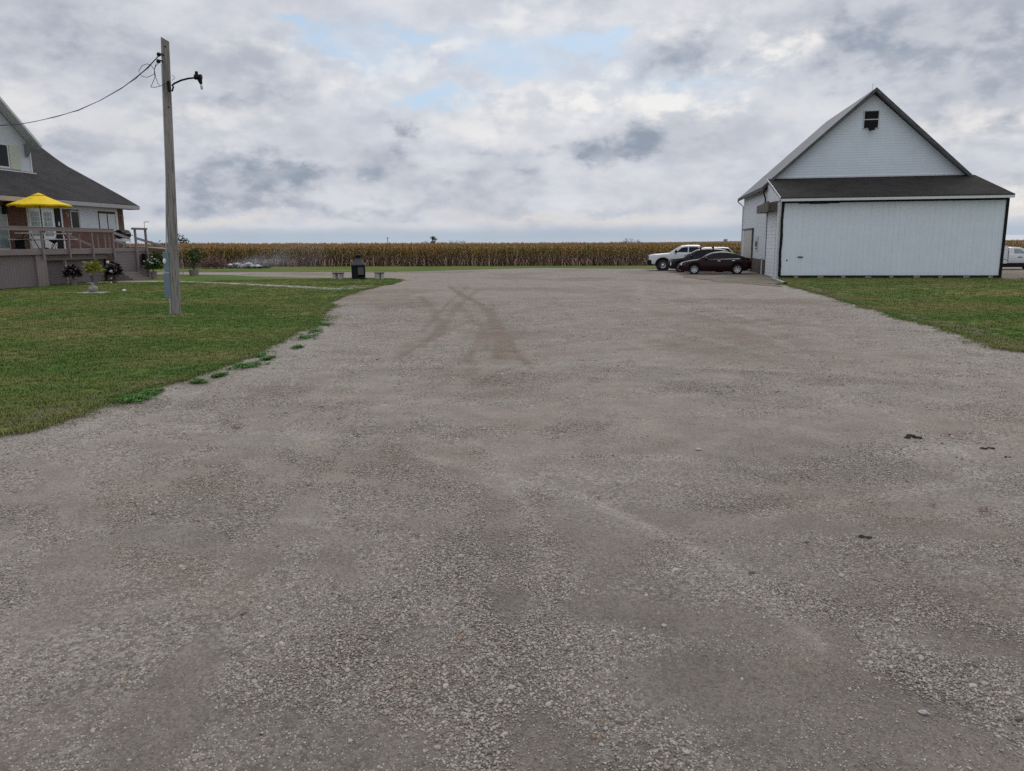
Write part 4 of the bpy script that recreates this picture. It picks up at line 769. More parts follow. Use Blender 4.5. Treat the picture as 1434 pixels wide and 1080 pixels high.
mb = MB(); mb.box(-.2, .2, .43, .75, .8, .84); mb.build('side_shelf', BLACK, gr)
yk = hw(30, 340, -2.2)[1]; pt = empty('covered_stool', tuple(Hf.W((-2.3, yk, FL))), Hf.a, 'dark rounded object against the brick left of the french doors', 'stool'); mb = MB(); mb.lathe([(.001, .62), (.16, .6), (.25, .45), (.22, .2), (.27, 0)], (0, 0, 0), 14); mb.build('cover', BLACK, pt, smooth=True); 
yk = hw(76, 340, -1.9)[1]; fg = empty('ornament', tuple(Hf.W((-1.5, hw(76, 340, -1.5)[1], FL))), Hf.a, 'small dark three legged plant stand on the deck before the storm door', 'plant stand')
mb = MB(); mb.lathe([(.02, .3), (.22, .42), (.26, .5), (.1, .5)], (0, 0, 0), 12); mb.build('bowl', BLACK, fg, smooth=True); mb = MB()
for a in (0, 2.1, 4.2): mb.tube([(math.cos(a)*.08, math.sin(a)*.08, .34), (math.cos(a)*.2, math.sin(a)*.2, 0)], .015, 6)
mb.build('stand', BLACK, fg)
# ------------------------------------------------------------------ plants
def leaves(mb, c, R, n, ln, wd, seed, up_=.4, flat=1.0):
    r = random.Random(seed)
    for i in range(n):
        a = r.random()*6.28; e = math.asin(min(1, r.random()*1.0))*1.0; q = r.random()**.33; p = np.array([math.cos(a)*math.cos(e)*R[0]*q, math.sin(a)*math.cos(e)*R[0]*q, math.sin(e)*R[1]*q*flat])+c
        d_ = np.array([math.cos(a), math.sin(a), up_+(r.random()-.5)*1.2]); d_ = d_/np.linalg.norm(d_); s_ = np.cross(d_, [r.random()-.5, r.random()-.5, 1.0]); s_ = s_/np.linalg.norm(s_)*wd*(.6+.6*r.random()); L = ln*(.6+.7*r.random())
        k = mb.vs([p, p+d_*L*.5+s_, p+d_*L+np.array([0, 0, -.15*L]), p+d_*L*.5-s_]); mb.face((k, k+1, k+2, k+3))
def potted(px, py, wpx, ypx_top, leafm, label, pot=True, n=110, ln=.2, wd=.05, seed=1, poth=.35, petals=None, potm=None, name='potted_plant'):
    p = G(px, py); D_ = np.linalg.norm(p[:2]); s = D_/F; h = (py-ypx_top)*s; w_ = wpx*s/2
    o = empty(name, (p[0], p[1], 0), 0, label, 'plant', 'potted plants along the deck'); ph = poth
    mb = MB(); mb.lathe([(.001, 0), (.14, 0), (.2, ph*.9), (.22, ph), (.18, ph), (.17, ph-.05), (.001, ph-.05)], (0, 0, 0), 16); mb.build('pot', potm or POT, o, smooth=True, angle=40)
    mb = MB(); hh = h-ph; leaves(mb, np.array([0, 0, ph+hh*.12]), (w_*.72, hh*.7), int(n*1.6), ln*1.15, wd*1.35, seed, .5)
    for a in range(5): mb.tube([(0, 0, ph-.06), (math.cos(a*1.3)*w_*.3, math.sin(a*1.3)*w_*.3, ph+hh*.5)], .01, 4)
    mb.build('foliage', leafm, o)
    if petals:
        mb = MB(); r = random.Random(seed+3)
        for i in range(petals): a = r.random()*6.28; c = (math.cos(a)*w_*r.random()*.9, -abs(math.sin(a))*w_*.6, ph+hh*(.5+.45*r.random())); mb.blob(c, (.05, .05, .04), i, .2, 1)
        mb.build('flowers', PETAL, o, kind='stuff')
    return o
potted(104, 400.5, 22, 371, PURP, 'dark purple leaved plant in a grey pot, leftmost by the deck skirt', n=150, ln=.22, wd=.06, seed=2)
potted(133, 398.5, 20, 366, LIME, 'yellow green broad leaved plant in a grey pot before the deck', n=90, ln=.32, wd=.06, seed=3, poth=.5)
potted(161, 397, 22, 367, PURP, 'bushy dark purple plant on a low pot beside the deck steps', n=190, ln=.22, wd=.06, seed=4, poth=.3)
potted(216, 391.5, 26, 362, LEAF, 'green plant with white flowers in a tall pale pot near the pole', n=260, ln=.18, wd=.06, seed=5, poth=.5, petals=9, potm=STONE)
p = G(157, 397.2); gs = empty('garden_ornament', (p[0], p[1]-.15, 0), 0, 'white spotted metal garden stand left of the bushy purple plant', 'ornament'); mb = MB(); mb.tube([(0, 0, 0), (.02, 0, .55), (-.03, 0, 1.2)], .02, 6); mb.build('stem', BLACK, gs)
for i, (x, z, r) in enumerate(((-.02, 1.22, .09), (.1, .72, .1), (.08, .3, .06), (.05, .05, .08))): mb = MB(); mb.blob((x, -.05, z), (r, r*.5, r), i, .15, 2); mb.build('disc', PETAL, gs, smooth=True)
mb = MB(); leaves(mb, np.array([0, 0, .05]), (.3, .5), 60, .14, .04, 9); mb.build('foliage', plain('wine_leaf', (.06, .02, .03), .6, var=.4), gs)
p = Hf.W((.2, P_(197), 0)); hv = empty('hanging_planter', (p[0], p[1], 1.25), 0, 'dark drooping planter hung on the skirt between two deck posts', 'planter'); mb = MB(); leaves(mb, np.array([0, 0, 0]), (.2, .45), 90, .16, .04, 12); leaves(mb, np.array([0, 0, -.35]), (.22, .3), 60, .16, .04, 13); mb.build('foliage', plain('slate_leaf', (.05, .05, .06), .7, var=.4), hv); mb = MB(); mb.box(-.1, .1, -.08, .08, -.4, .4); mb.build('basket', BLACK, hv)
# carved urn on a slab in the lawn
p = G(131, 411); sl_ = empty('stepping_slab', (p[0], p[1], 0), 0, 'thin pale concrete slab lying flat in the left lawn', 'slab'); mb = MB(); mb.box(-.55, .55, -.4, .4, .005, .05); mb.build('slab', CONCW, sl_, bevel=.01)
ur = empty('stone_urn', (p[0], p[1], .05), 0, 'squat carved stone jar with a lid on the lawn slab', 'urn'); mb = MB(); mb.lathe([(.001, 0), (.16, 0), (.14, .03), (.21, .09), (.22, .17), (.18, .25), (.12, .28)], (0, 0, 0), 20); mb.build('body', STONE, ur, smooth=True, angle=50); mb = MB(); mb.lathe([(.12, .28), (.13, .29), (.09, .32), (.05, .34), (.075, .37), (.06, .42), (.001, .44)], (0, 0, 0), 16); mb.build('lid', STONE, ur, smooth=True)
p = G(174, 408.5); bl_ = MB(); bl_.blob((0, 0, .05), (.09, .07, .06), 3, .2, 2); o = bl_.build('white_ball', PETAL, smooth=True); o.location = (p[0], p[1], 0); tag(o, 'small pale ball lying on the lawn right of the stone jar', 'ball')
# sapling in a planter at the far drive, wide shrub behind
def tree(name, base, h, w_, label, cat, n=1500, leaf=.25, seed=1, m_=LEAFD, trunk=.3, lean=0, cl=9, grp=None):
    o = empty(name, tuple(base), 0, label, cat, grp); r = random.Random(seed); mb = MB(); mb.tube([(0, 0, 0), (.02*h, 0, h*.3), (0, .01*h, h*.6), (.01*h, 0, h*.85)], [h*.035*trunk*3, h*.026*trunk*3, h*.015*trunk*3, h*.004], 8)
    cs = []
    for i in range(cl):
        a = r.random()*6.28; q = r.random()**.5*w_*.36; z = h*(trunk+.08+(.86-trunk)*r.random()); q *= (1.15-abs(z/h-.55)*1.2); c = np.array([math.cos(a)*q, math.sin(a)*q, z]); cs.append((c, w_*(.16+.12*r.random()))); mb.tube([(0, 0, z*.6), tuple(c)], [h*.012, h*.004], 5)
    mb.build('trunk', BARK, o, smooth=True); mb = MB()
    for i in range(n):
        c, R0 = cs[r.randrange(len(cs))]; v = np.array([r.gauss(0, 1) for _ in range(3)]); v = v/np.linalg.norm(v)*R0*(.55+.5*r.random()); v[2] *= .8; p = c+v; d_ = np.array([r.gauss(0, 1) for _ in range(3)]); d_ /= np.linalg.norm(d_); s_ = np.cross(d_, [0.1, .2, 1]); s_ = s_/(np.linalg.norm(s_)+1e-6)*leaf*.35; L = leaf*(.6+.6*r.random()); k = mb.vs([p-s_, p+d_*L*.5, p+s_, p-d_*L*.5]); mb.face((k, k+1, k+2, k+3))
    mb.build('crown', m_, o); return o
p = G(272, 386.5); o = tree('sapling', (p[0], p[1], .25), 1.75, 1.5, 'young green tree in a planter at the edge of the far drive', 'tree', 700, .16, 5, LEAF, .22, cl=14)
mb = MB(); mb.lathe([(.001, 0), (.28, 0), (.36, .42), (.3, .42), (.28, .36), (.001, .36)], (0, 0, -.25), 14); mb.build('planter', STONE, o, smooth=True, angle=40)
for px, py, wv_, ht_, lb, sd_ in ((262, 372, 3.6, 1.3, 'low green bush at the corn edge right of the wooden pole', 31), (222, 376, 3.4, 2.2, 'green bush between the deck end and the wooden pole', 32)):
    p = G(px, py); tree('bush', (p[0], p[1], 0), ht_, wv_, lb, 'bush', 700, .3, sd_, LEAF, .1, cl=12)
# brown canopy behind the deck end
p = G(219, 385.5); cv = empty('garden_canopy', (p[0], p[1], 0), R_(-8), 'brown cloth canopy on thin posts between the deck and the pole', 'canopy'); mb = MB()
mb.prism([(-1.6, -1.2, 2.0), (0, -1.2, 1.85), (1.6, -1.2, 1.72), (1.6, -1.2, 1.9), (0, -1.2, 2.05), (-1.6, -1.2, 2.1)], (0, 2.4, 0)); mb.build('cloth', RUST, cv)
for x in (-1.5, .1, 1.5):
    for y in (-1.1, 1.1): mb = MB(); mb.tube([(x, y, 0), (x, y, 1.85)], .03, 6); mb.build('post', GALV, cv)
# ------------------------------------------------------------------ wooden pole with lamp arm and boxes
pb = G(246, 441); pe = Fr(pb[:2], 0); tp = pe.L(231, 55, 1, 0); mid = pe.L(239, 250, 1, 0); print('pole', pb, tp, mid)
up_ = empty('utility_pole', (pb[0], pb[1], 0), 0, 'weathered wooden pole with a bare lamp arm and grey meter boxes', 'utility pole')
mb = MB(); zt = tp[2]; lean = tp[0]; ax_ = lambda z: lean*z/zt
zz = list(np.linspace(-.1, zt, 14)); mb.tube([(ax_(z), 0, z) for z in zz], [.165-.055*max(0, z)/zt for z in zz], 24); 
for i in range(24): x, y, z = mb.v[13*24+i]; mb.v[13*24+i] = (x, y, z-.12*(x-ax_(zt))/.11*.5)
mb.build('shaft', POLEW, up_, smooth=True, angle=50)
def pp(px, py, y=0): return tuple(pe.L(px, py, 1, y))
s_ = [pp(241, 120, -.14), pp(244, 117, -.2), pp(254, 112.5, -.3), pp(264, 110, -.36), pp(274, 109, -.4)]
mb = MB(); mb.tube(s_, .026, 10); mb.tube([pp(241, 128, -.13), pp(243, 121, -.17)], .024, 8); mb.box(pp(239, 130)[0], pp(242, 128)[0], -.19, -.1, pp(240, 130)[2], pp(240, 115)[2]); mb.build('lamp_arm', BLACK, up_, smooth=True, angle=40)
c = np.array(pp(278.5, 109, -.4)); mb = MB(); mb.tube([c+[-.12, 0, .02], c+[.08, 0, .02]], .075, 12); mb.tube([c+[-.06, 0, .06], c+[-.06, 0, .17]], .045, 10); mb.tube([c+[.02, 0, -.05], c+[.05, 0, -.17]], [.07, .04], 10); mb.build('lamp_head', BLACK, up_, smooth=True, angle=40)
mb = MB(); mb.tube([c+[.05, 0, -.17], c+[.055, 0, -.22], c+[.06, 0, -.30], c+[.06, 0, -.33]], [.02, .04, .035, .008], 12); mb.build('bulb', BULB, up_, smooth=True)
for (a_, b__) in (((230, 78), (222.5, 76.5)), ((229, 87), (222, 86))):
    A_, B_ = np.array(pp(*a_, -.1)), np.array(pp(*b__, -.16)); mb = MB(); mb.tube([A_, (A_+B_)/2+[0, 0, .03], B_], .02, 8); mb.blob(B_, (.07, .06, .06), 2, .2, 2); mb.build('insulator', BLACK, up_, smooth=True, angle=40)
W1 = plain('cable', (.05, .05, .055), .6)
curves = [[(222, 78), (216, 85), (208, 95), (198, 103), (194, 100), (199, 92), (206, 89.5), (212, 92), (216, 98), (216, 104), (206, 108.5), (199, 107), (195.5, 103)],
          [(222, 88), (218, 93), (216, 98), (217, 108), (213, 118), (211, 122)], [(219, 88), (216, 97), (218, 108), (221, 117), (225, 120.5), (232, 117), (234, 115)], [(211, 122), (217, 122.5), (225, 120.5)], [(241, 113), (245, 109), (241, 105.5)]]
mb = MB()
for c_ in curves: mb.tube([pp(*q, -.16-.01*i) for i, q in enumerate(c_)], .0085, 6)
mb.build('drip_loop', W1, up_, smooth=True)
bx0 = pp(233, 395, -.12)
def sbox(px0, px1, py0, py1, y0, y1, nm, m_): 
    a = pp(px0, (py0+py1)/2, y0); x0 = pp(px0, (py0+py1)/2, y0)[0]; x1 = pp(px1, (py0+py1)/2, y0)[0]; z0 = pp(px0, py1, y0)[2]; z1 = pp(px0, py0, y0)[2]; mb = MB(); mb.box(x0, x1, y0, y1, z0, z1); return mb.build(nm, m_, up_, bevel=.01)
sbox(228.5, 236.5, 353, 380, -.16, .08, 'meter_box', STEEL); sbox(229.5, 238.5, 383.5, 417, -.18, .10, 'breaker_box', STEEL); sbox(229, 237, 380.2, 383.3, -.14, .06, 'junction', GALV)
mb = MB(); g_ = pp(230.2, 366, -.17); mb.blob(g_, (.05, .03, .09), 1, .2, 2); mb.build('meter', PETAL, up_, smooth=True)
mb = MB(); mb.tube([pp(238, 417, -.17), pp(239.2, 441, -.17)], .024, 8); mb.tube([pp(233, 353, -.1), pp(232.5, 250, -.12), pp(226.5, 90, -.1)], .02, 8); mb.build('conduit', GALV, up_)
for px, py in ((231, 65), (234, 116), (236, 150)): mb = MB(); q_ = pp(px, py, -.12); mb.blob(q_, (.025, .02, .025), 1, .1, 1); mb.build('bolt', BLACK, up_)
sheet('pole_footing', jag([P2(211, 443.5), P2(232, 439.5), P2(262, 438.5), P2(279, 440.5), P2(262, 444), P2(235, 445.5)], .04, .1, seed=4), plain('dry_thatch', (.21, .175, .115), 1, var=.3, scale=12), .016)
# service wire to the house
h0 = np.array(pp(221.5, 79, -.16))+np.array([pb[0], pb[1], 0]); q1 = Hf.W(Hf.L(26, 174.5, 0, DV+.75)); q2 = Hf.W(Hf.L(-40, 172, 0, DV+.6))
wp = []
tgt = [(221.5, 79), (208, 94), (190, 109), (170, 124), (140, 141), (110, 154), (80, 163.5), (50, 170), (26, 174.3), (0, 176), (-30, 172)]
for i, q in enumerate(tgt):
    d_ = ray(*q); yy = np.interp(i, [0, 8, 10], [h0[1], q1[1]-1.0, q1[1]-.6]); wp.append(CP+d_*(yy/d_[1]))
mb = MB(); mb.tube(wp, .016, 6); mb.tube([q+np.array([0, 0, .035*math.sin(i*2.3)]) for i, q in enumerate(wp)], .009, 5); o = mb.build('power_cable', W1, smooth=True); tag(o, 'twisted black service cable hanging from the wooden pole to the house', 'cable')
# ------------------------------------------------------------------ fire stove and stone benches
p = G(502.5, 391.5); cs_ = empty('outdoor_stove', (p[0], p[1], 0), R_(9), 'black metal outdoor fireplace with a chimney hood between two stone benches', 'outdoor fireplace')
k_ = p[1]/F; w_ = 9.0*k_; hb = 19.5*k_; 
mb = MB(); mb.box(-w_, w_, -w_, w_, .03, .14); mb.box(-w_*.93, w_*.93, w_*.86, w_*.9, .14, hb); 
for sx_ in (-1, 1):
    for sy_ in (-1, 1): mb.box(sx_*w_*.93-.03, sx_*w_*.93+.03, sy_*w_*.93-.03, sy_*w_*.93+.03, .14, hb)
mb.box(-w_, w_, -w_, w_, hb-.08, hb); mb.build('frame', BLACK, cs_)
mb = MB(); mb.box(-w_*.9, -w_*.1, -w_*.9, -w_*.85, .14, hb-.08); mb.box(-w_*.93, -w_*.89, -w_*.88, w_*.85, .14, hb-.08); mb.build('side_panel', BLACK, cs_)
mb = MB(); mb.box(-w_*.05, w_*.9, -w_*.9, -w_*.87, .3, hb-.1); mb.build('mesh_screen', plain('sooty_mesh', (.085, .09, .075), .7, var=.2), cs_)
mb = MB(); n4 = [(-1, -1), (1, -1), (1, 1), (-1, 1)]
for r_, z in ((w_*1.08, hb), (w_*1.08, hb+.05), (w_*.55, hb+.3), (w_*.42, hb+.42)): mb.vs([(a*r_, b*r_, z) for a, b in n4])
for i in range(3):
    for j in range(4): mb.face((4*i+j, 4*i+(j+1) % 4, 4*i+4+(j+1) % 4, 4*i+4+j))
mb.build('hood', plain('dull_black', (.045, .043, .05), .6, var=.3), cs_)
mb = MB(); mb.lathe([(w_*.4, hb+.3), (w_*.4, hb+.58)], (0, 0, 0), 16); mb.lathe([(w_*.55, hb+.56), (w_*.5, hb+.62), (.001, hb+.68)], (0, 0, 0), 16); mb.build('chimney', BLACK, cs_, smooth=True, angle=40)
for sx_ in (-1, 1):
    for sy_ in (-1, 1): mb = MB(); mb.box(sx_*w_*.9-.05, sx_*w_*.9+.05, sy_*w_*.9-.05, sy_*w_*.9+.05, 0, .03); mb.build('foot', BLACK, cs_)
def bench(px, py, wpx, rz, label):
    p = G(px, py); o = empty('stone_bench', (p[0], p[1], 0), rz, label, 'bench', 'stone benches by the outdoor fireplace'); w_ = wpx*p[1]/F/2
    mb = MB(); mb.box(-w_, w_, -.19, .19, .37, .44); mb.build('seat', plain('lichen_stone', (.12, .11, .10), .9, var=.5, scale=6), o, bevel=.015)
    for s in (-1, 1): mb = MB(); mb.box(s*w_*.62-.1, s*w_*.62+.1, -.14, .14, 0, .37); mb.build('leg', STONEL, o, bevel=.02)
    return o
bench(474, 391.7, 15.5, R_(-25), 'pale stone bench to the left of the black outdoor fireplace'); bench(531.5, 391.5, 11.5, R_(35), 'pale stone bench to the right of the black outdoor fireplace')
# ------------------------------------------------------------------ smouldering brush pile
p = G(322, 376); bp = empty('brush_pile', (p[0], p[1]-.5, 0), R_(-8), 'smouldering pile of dead branches at the edge of the corn', 'brush pile'); r = random.Random(5); mb = MB()
for i in range(260): a = r.random()*6.28; x = r.gauss(-1.2, 1.9); h_ = max(.05, 1.05*math.exp(-((x+1.6)/2.0)**2)); z = r.random()*h_; L = .4+1.0*r.random(); d_ = np.array([math.cos(a), math.sin(a)*.6, r.gauss(0, .35)]); c = np.array([x, r.gauss(0, .6), z+.03]); mb.tube([c-d_*L/2, c+d_*L/2], .018+.02*r.random(), 4)
mb.build('branches', BRUSH, bp, kind='stuff'); mb = MB()
for i in range(9): x = 1.2+r.random()*2.2; a = r.gauss(0, .3); mb.tube([(x-.6, r.gauss(0, .3), .12+.1*r.random()), (x+.7, math.sin(a)+.1, .1+.15*r.random())], .09+.05*r.random(), 7)
mb.build('charred_logs', ASH, bp); mb = MB()
for i in range(7): mb.blob((.6+i*.42, -.3+.1*math.sin(i), .3+.12*math.sin(i*2)), (.4, .3, .14), i, .4, 2)
mb.build('ash', plain('white_ash', (.55, .54, .57), .95, var=.2, scale=3), bp, smooth=True)
def m_smoke(t, b):
    o = t.obj(); x, y, z = t.sep(o); out = [n for n in t.n if n.type == 'OUTPUT_MATERIAL'][0]; t.n.remove(b)
    pv = t.new('ShaderNodeVolumePrincipled'); pv.inputs['Color'].default_value = (.8, .82, .88, 1); n = t.noise(t.scale(o, (.5, 1, 1.1)), .9, 5, .6, .8)
    yy = t.mul(y, .8); zz = t.div(t.sub(z, t.add(.45, t.mul(x, .16))), t.add(.30, t.mul(t.m('ABSOLUTE', x), .11))); e = t.add(t.mul(zz, zz), t.mul(yy, yy)); rr = t.m('EXPONENT', t.mul(e, -1.1)); fx = t.mul(t.step(x, -1.2, .6), t.step(x, 9.8, 1.0, 0, 1))
    t.put(pv.inputs['Density'], t.mul(t.mul(rr, fx), t.mul(t.step(n, .36, .8), .55))); t.l.new(pv.outputs[0], out.inputs['Volume'])
SMK = mat('smoke', m_smoke); o = MB().box(-1.6, 10.2, -1.4, 1.4, .02, 3.2).build('smoke', SMK); o.location = (p[0]+1.6, p[1]-2.2, 0); o.rotation_euler = (0, 0, R_(-8)); tag(o, kind='stuff', label='thin white smoke drifting from the brush pile', cat='smoke')
# ------------------------------------------------------------------ vehicles
def car(name, label, cat, x0, y0, rz, sp):
    L, Wd = sp['L'], sp['W']; hw_ = Wd/2
    o = empty(name, (x0, y0, 0), rz, label, cat); top = sp['top']; tx, tz = zip(*top); xf, xr, ar, wr = sp['xf'], sp['xr'], sp['ar'], sp['wr']; sill = sp['sill']
    ends = sp.get('ends', ((0, .45), (.12, .62)))
    xs = sorted(set(list(np.linspace(0, L, 70))+[xf-ar, xf+ar, xr-ar, xr+ar])); tfun = lambda x: float(np.interp(x, tx, tz))
    def halfw(x): e0 = sp.get('nose', .5); e1 = sp.get('tail', .35); f = 1-.32*max(0, 1-x/e0)**2.2-.22*max(0, 1-(L-x)/e1)**2.2; return hw_*f
    def zbot(x):
        z = sill+sp.get('fs', .1)*max(0, 1-x/.35)+sp.get('rs', .16)*max(0, 1-(L-x)/.6)
        for xc in (xf, xr):
            d_ = abs(x-xc)
            if d_ < ar: z = max(z, wr*.95+math.sqrt(ar*ar-d_*d_)*.98-.0)
        return z
    def ring(x):
        w_, zb, zt = halfw(x), zbot(x), tfun(x); zs = zt-.03; cr = sp.get('crown', .035); h = zs-zb; bl = sp.get('boxy', .0)
        return [(0, zb), (-w_*.8, zb), (-w_*.965, zb+.0), (-w_*.985, zb+.05*min(1, h*4)), (-w_, zb+h*.38), (-w_*(.995), zb+h*.66), (-w_*(.97+bl*.02), zb+h*.86), (-w_*(.93+bl*.04), zs-.005), (-w_*(.85+bl*.08), zs+.012), (-w_*.5, zs+cr*.8), (0, zs+cr)]
    mb = MB(); rl = [ring(x) for x in xs]; nr = len(rl[0]); full_ = []
    for x, rg in zip(xs, rl): mb.vs([(x, y, z) for y, z in rg]+[(x, -y, z) for y, z in rg[-2:0:-1]])
    m_ = 2*nr-2
    for i in range(len(xs)-1):
        for j in range(m_): mb.face((i*m_+j, i*m_+(j+1) % m_, (i+1)*m_+(j+1) % m_, (i+1)*m_+j))
    mb.face(range(m_)); mb.face([(len(xs)-1)*m_+j for j in range(m_)]); mb.build('body', sp['paint'], o, smooth=True, angle=38)
    def surf(x, t_, off=.006, side=-1):
        rg = ring(x); i = min(int(t_), nr-2); f = t_-i; y = rg[i][0]*(1-f)+rg[i+1][0]*f; z = rg[i][1]*(1-f)+rg[i+1][1]*f; return (x, (y-off)*(1 if side < 0 else -1), z)
    def sidey(x, z):
        rg = ring(x); 
        for (y0_, z0_), (y1_, z1_) in zip(rg[3:], rg[4:]):
            if z0_ <= z <= z1_+1e-6: f = (z-z0_)/max(1e-6, z1_-z0_); return y0_+(y1_-y0_)*f
        return rg[3][0] if z < rg[3][1] else rg[7][0]
    def patch(nm, poly, m_, off=.008, both=True, part=None, thick=.02):
        n = len(poly); mb = MB()
        for s in ((1, -1) if both else (1,)):
            P3 = [(x, s*(sidey(x, z)-off), z) for x, z in poly]; Q3 = [(x, s*(sidey(x, z)+thick), z) for x, z in poly]; k = mb.vs(P3+Q3); mb.face(range(k, k+n)); mb.face(range(k+n, k+2*n))
            for i in range(n): j = (i+1) % n; mb.face((k+i, k+j, k+n+j, k+n+i))
        return mb.build(nm, m_, part or o)
    # cabin
    ca = sp['cab']; cx, cz = zip(*ca); cfun = lambda x: float(np.interp(x, cx, cz)); tum = sp.get('tum', .42); xs2 = np.linspace(cx[0], cx[-1], 60)
    def cring(x):
        zb = tfun(x)-.03; zt = max(cfun(x), zb+.002); wb = halfw(x)*.925; h = zt-zb; e = .06*min(1, h/.3)
        return [(-wb, zb-.02), (-(wb-tum*h*.5), zb+h*.5), (-(wb-tum*(h-e)), zt-e), (-(wb-tum*h-.05*min(1, h/.2)), zt-e*.3), (-(wb-tum*h)*.55, zt+.012), (0, zt+.02)]
    mb = MB(); rl = [cring(x) for x in xs2]; nr2 = len(rl[0])
    for x, rg in zip(xs2, rl): mb.vs([(x, y, z) for y, z in rg]+[(x, -y, z) for y, z in rg[::-1][1:]])
    m2 = 2*nr2-1
    for i in range(len(xs2)-1):
        for j in range(m2-1): mb.face((i*m2+j, i*m2+j+1, (i+1)*m2+j+1, (i+1)*m2+j))
    mb.face(range(m2)); mb.face([(len(xs2)-1)*m2+j for j in range(m2)]); mb.build('cabin', sp.get('roofpaint', sp['paint']), o, smooth=True, angle=38)
    def cy(x, z): rg = cring(x); f = np.interp(z, [rg[0][1], rg[2][1]], [rg[0][0], rg[2][0]]); return float(f)
    for nm, poly, m_ in sp['glass']:
        mb = MB(); n = len(poly)
        for s in (1, -1):
            P3 = [(x, s*(cy(x, z)-.008), z) for x, z in poly]; Q3 = [(x, s*(cy(x, z)+.03), z) for x, z in poly]; k = mb.vs(P3+Q3); mb.face(range(k, k+n)); mb.face(range(k+n, k+2*n))
            for i in range(n): j = (i+1) % n; mb.face((k+i, k+j, k+n+j, k+n+i))
        mb.build(nm, m_, o)
    for nm, xa, xb in (('windscreen', *sp['ws']), ('rear_window', *sp['rw'])):
        mb = MB(); q_ = np.linspace(xa, xb, 8)
        for x in q_: rg = cring(x); mb.vs([(x, rg[3][0]*.96, rg[3][1]+.012), (x, rg[4][0], rg[4][1]+.01), (x, 0, rg[5][1]+.01), (x, -rg[4][0], rg[4][1]+.01), (x, -rg[3][0]*.96, rg[3][1]+.012)])
        for i in range(7):
            for j in range(4): mb.face((5*i+j, 5*i+j+1, 5*i+6+j, 5*i+5+j))
        mb.build(nm, GLASSD, o, smooth=True)
    for nm, poly, m_ in sp.get('patches', []): patch(nm, poly, m_)
    # wheels
    for xc in (xf, xr):
        for s in (-1, 1):
            y_ = s*(hw_-.135); wl = bpy.data.objects.new('wheel', None); COL.objects.link(wl); wl.parent = o; wl.location = (xc, y_, wr)
            tw = sp.get('tw', .11); rr_ = sp.get('rim', .66)*wr; mb = MB(); mb.lathe([(rr_, -tw), (wr*.93, -tw), (wr, -tw*.7), (wr, tw*.7), (wr*.93, tw), (rr_, tw), (rr_*.97, tw*.5), (rr_*.97, -tw*.5), (rr_, -tw)], (0, 0, 0), 28, 'y'); mb.build('tyre', TYRE, wl, smooth=True, angle=40)
            mb = MB(); f_ = s*tw*.55; mb.lathe([(rr_*.98, s*tw*.95), (rr_*.9, s*tw*.9), (rr_*.88, s*tw*.3), (.001, s*tw*.25)] if not sp.get('dual') else [(rr_*.98, s*tw*.95), (rr_*.86, s*tw*.9), (rr_*.8, s*tw*.2), (rr_*.5, s*tw*.9), (rr_*.46, s*tw*1.25), (.001, s*tw*1.3)], (0, 0, 0), 28, 'y'); mb.build('rim', BLACK if not sp.get('dual') else CHROME, wl, smooth=True, angle=30)
            if not sp.get('dual'):
                mb = MB(); ns = sp.get('spokes', 7)
                for i in range(ns):
                    a = 6.283*i/ns+.2; c_, s2 = math.cos(a), math.sin(a); px_, pz_ = -s2, c_; w0, w1 = .028, .045; r0, r1 = .04, rr_*.95; ya, yb = s*tw*.75, s*tw*.93
                    pts = [(c_*r0+px_*w0, ya, s2*r0+pz_*w0), (c_*r0-px_*w0, ya, s2*r0-pz_*w0), (c_*r1-px_*w1, yb, s2*r1-pz_*w1), (c_*r1+px_*w1, yb, s2*r1+pz_*w1)]; mb.prism(pts, (0, -s*.03, 0))
                mb.lathe([(.07, s*tw*.7), (.06, s*tw*.85), (.001, s*tw*.88)], (0, 0, 0), 14, 'y'); mb.lathe([(rr_*.99, s*tw*.96), (rr_*.9, s*tw*.95), (rr_*.89, s*tw*.8)], (0, 0, 0), 28, 'y'); mb.build('spokes', RIM, wl)
        mb = MB(); mb.tube([(xc, -hw_+.16, wr), (xc, hw_-.16, wr)], ar*.97, 20); mb.build('wheel_housing', DARK, o)
    mx, mz = sp['mirror']
    for s in (-1, 1): mb = MB(); y_ = s*(hw_*.93+.08); mb.blob((mx, y_, mz), (.08, .11, sp.get('mh', .075)), 3, .1, 2); mb.box(mx-.03, mx+.03, min(y_, s*hw_*.85), max(y_, s*hw_*.85), mz-.07, mz-.03); mb.build('mirror', sp.get('mirm', sp['paint']), o, smooth=True, angle=40)
    mb = MB(); mb.box(.25, L-.3, -hw_*.8, hw_*.8, sill+.02, sill+.1); mb.build('underbody', DARK, o)
    return o, patch, halfw
AN = R_(-11.5); cA, sA = math.cos(AN), math.sin(AN)
def put(px, py, xf, Wd):    # ground point of the near front wheel -> origin of the car (front centre line)
    p = G(px, py)[:2]; off = np.array([cA, sA])*xf+np.array([sA, -cA])*(Wd/2-.03); return p[0]-off[0], p[1]-off[1]
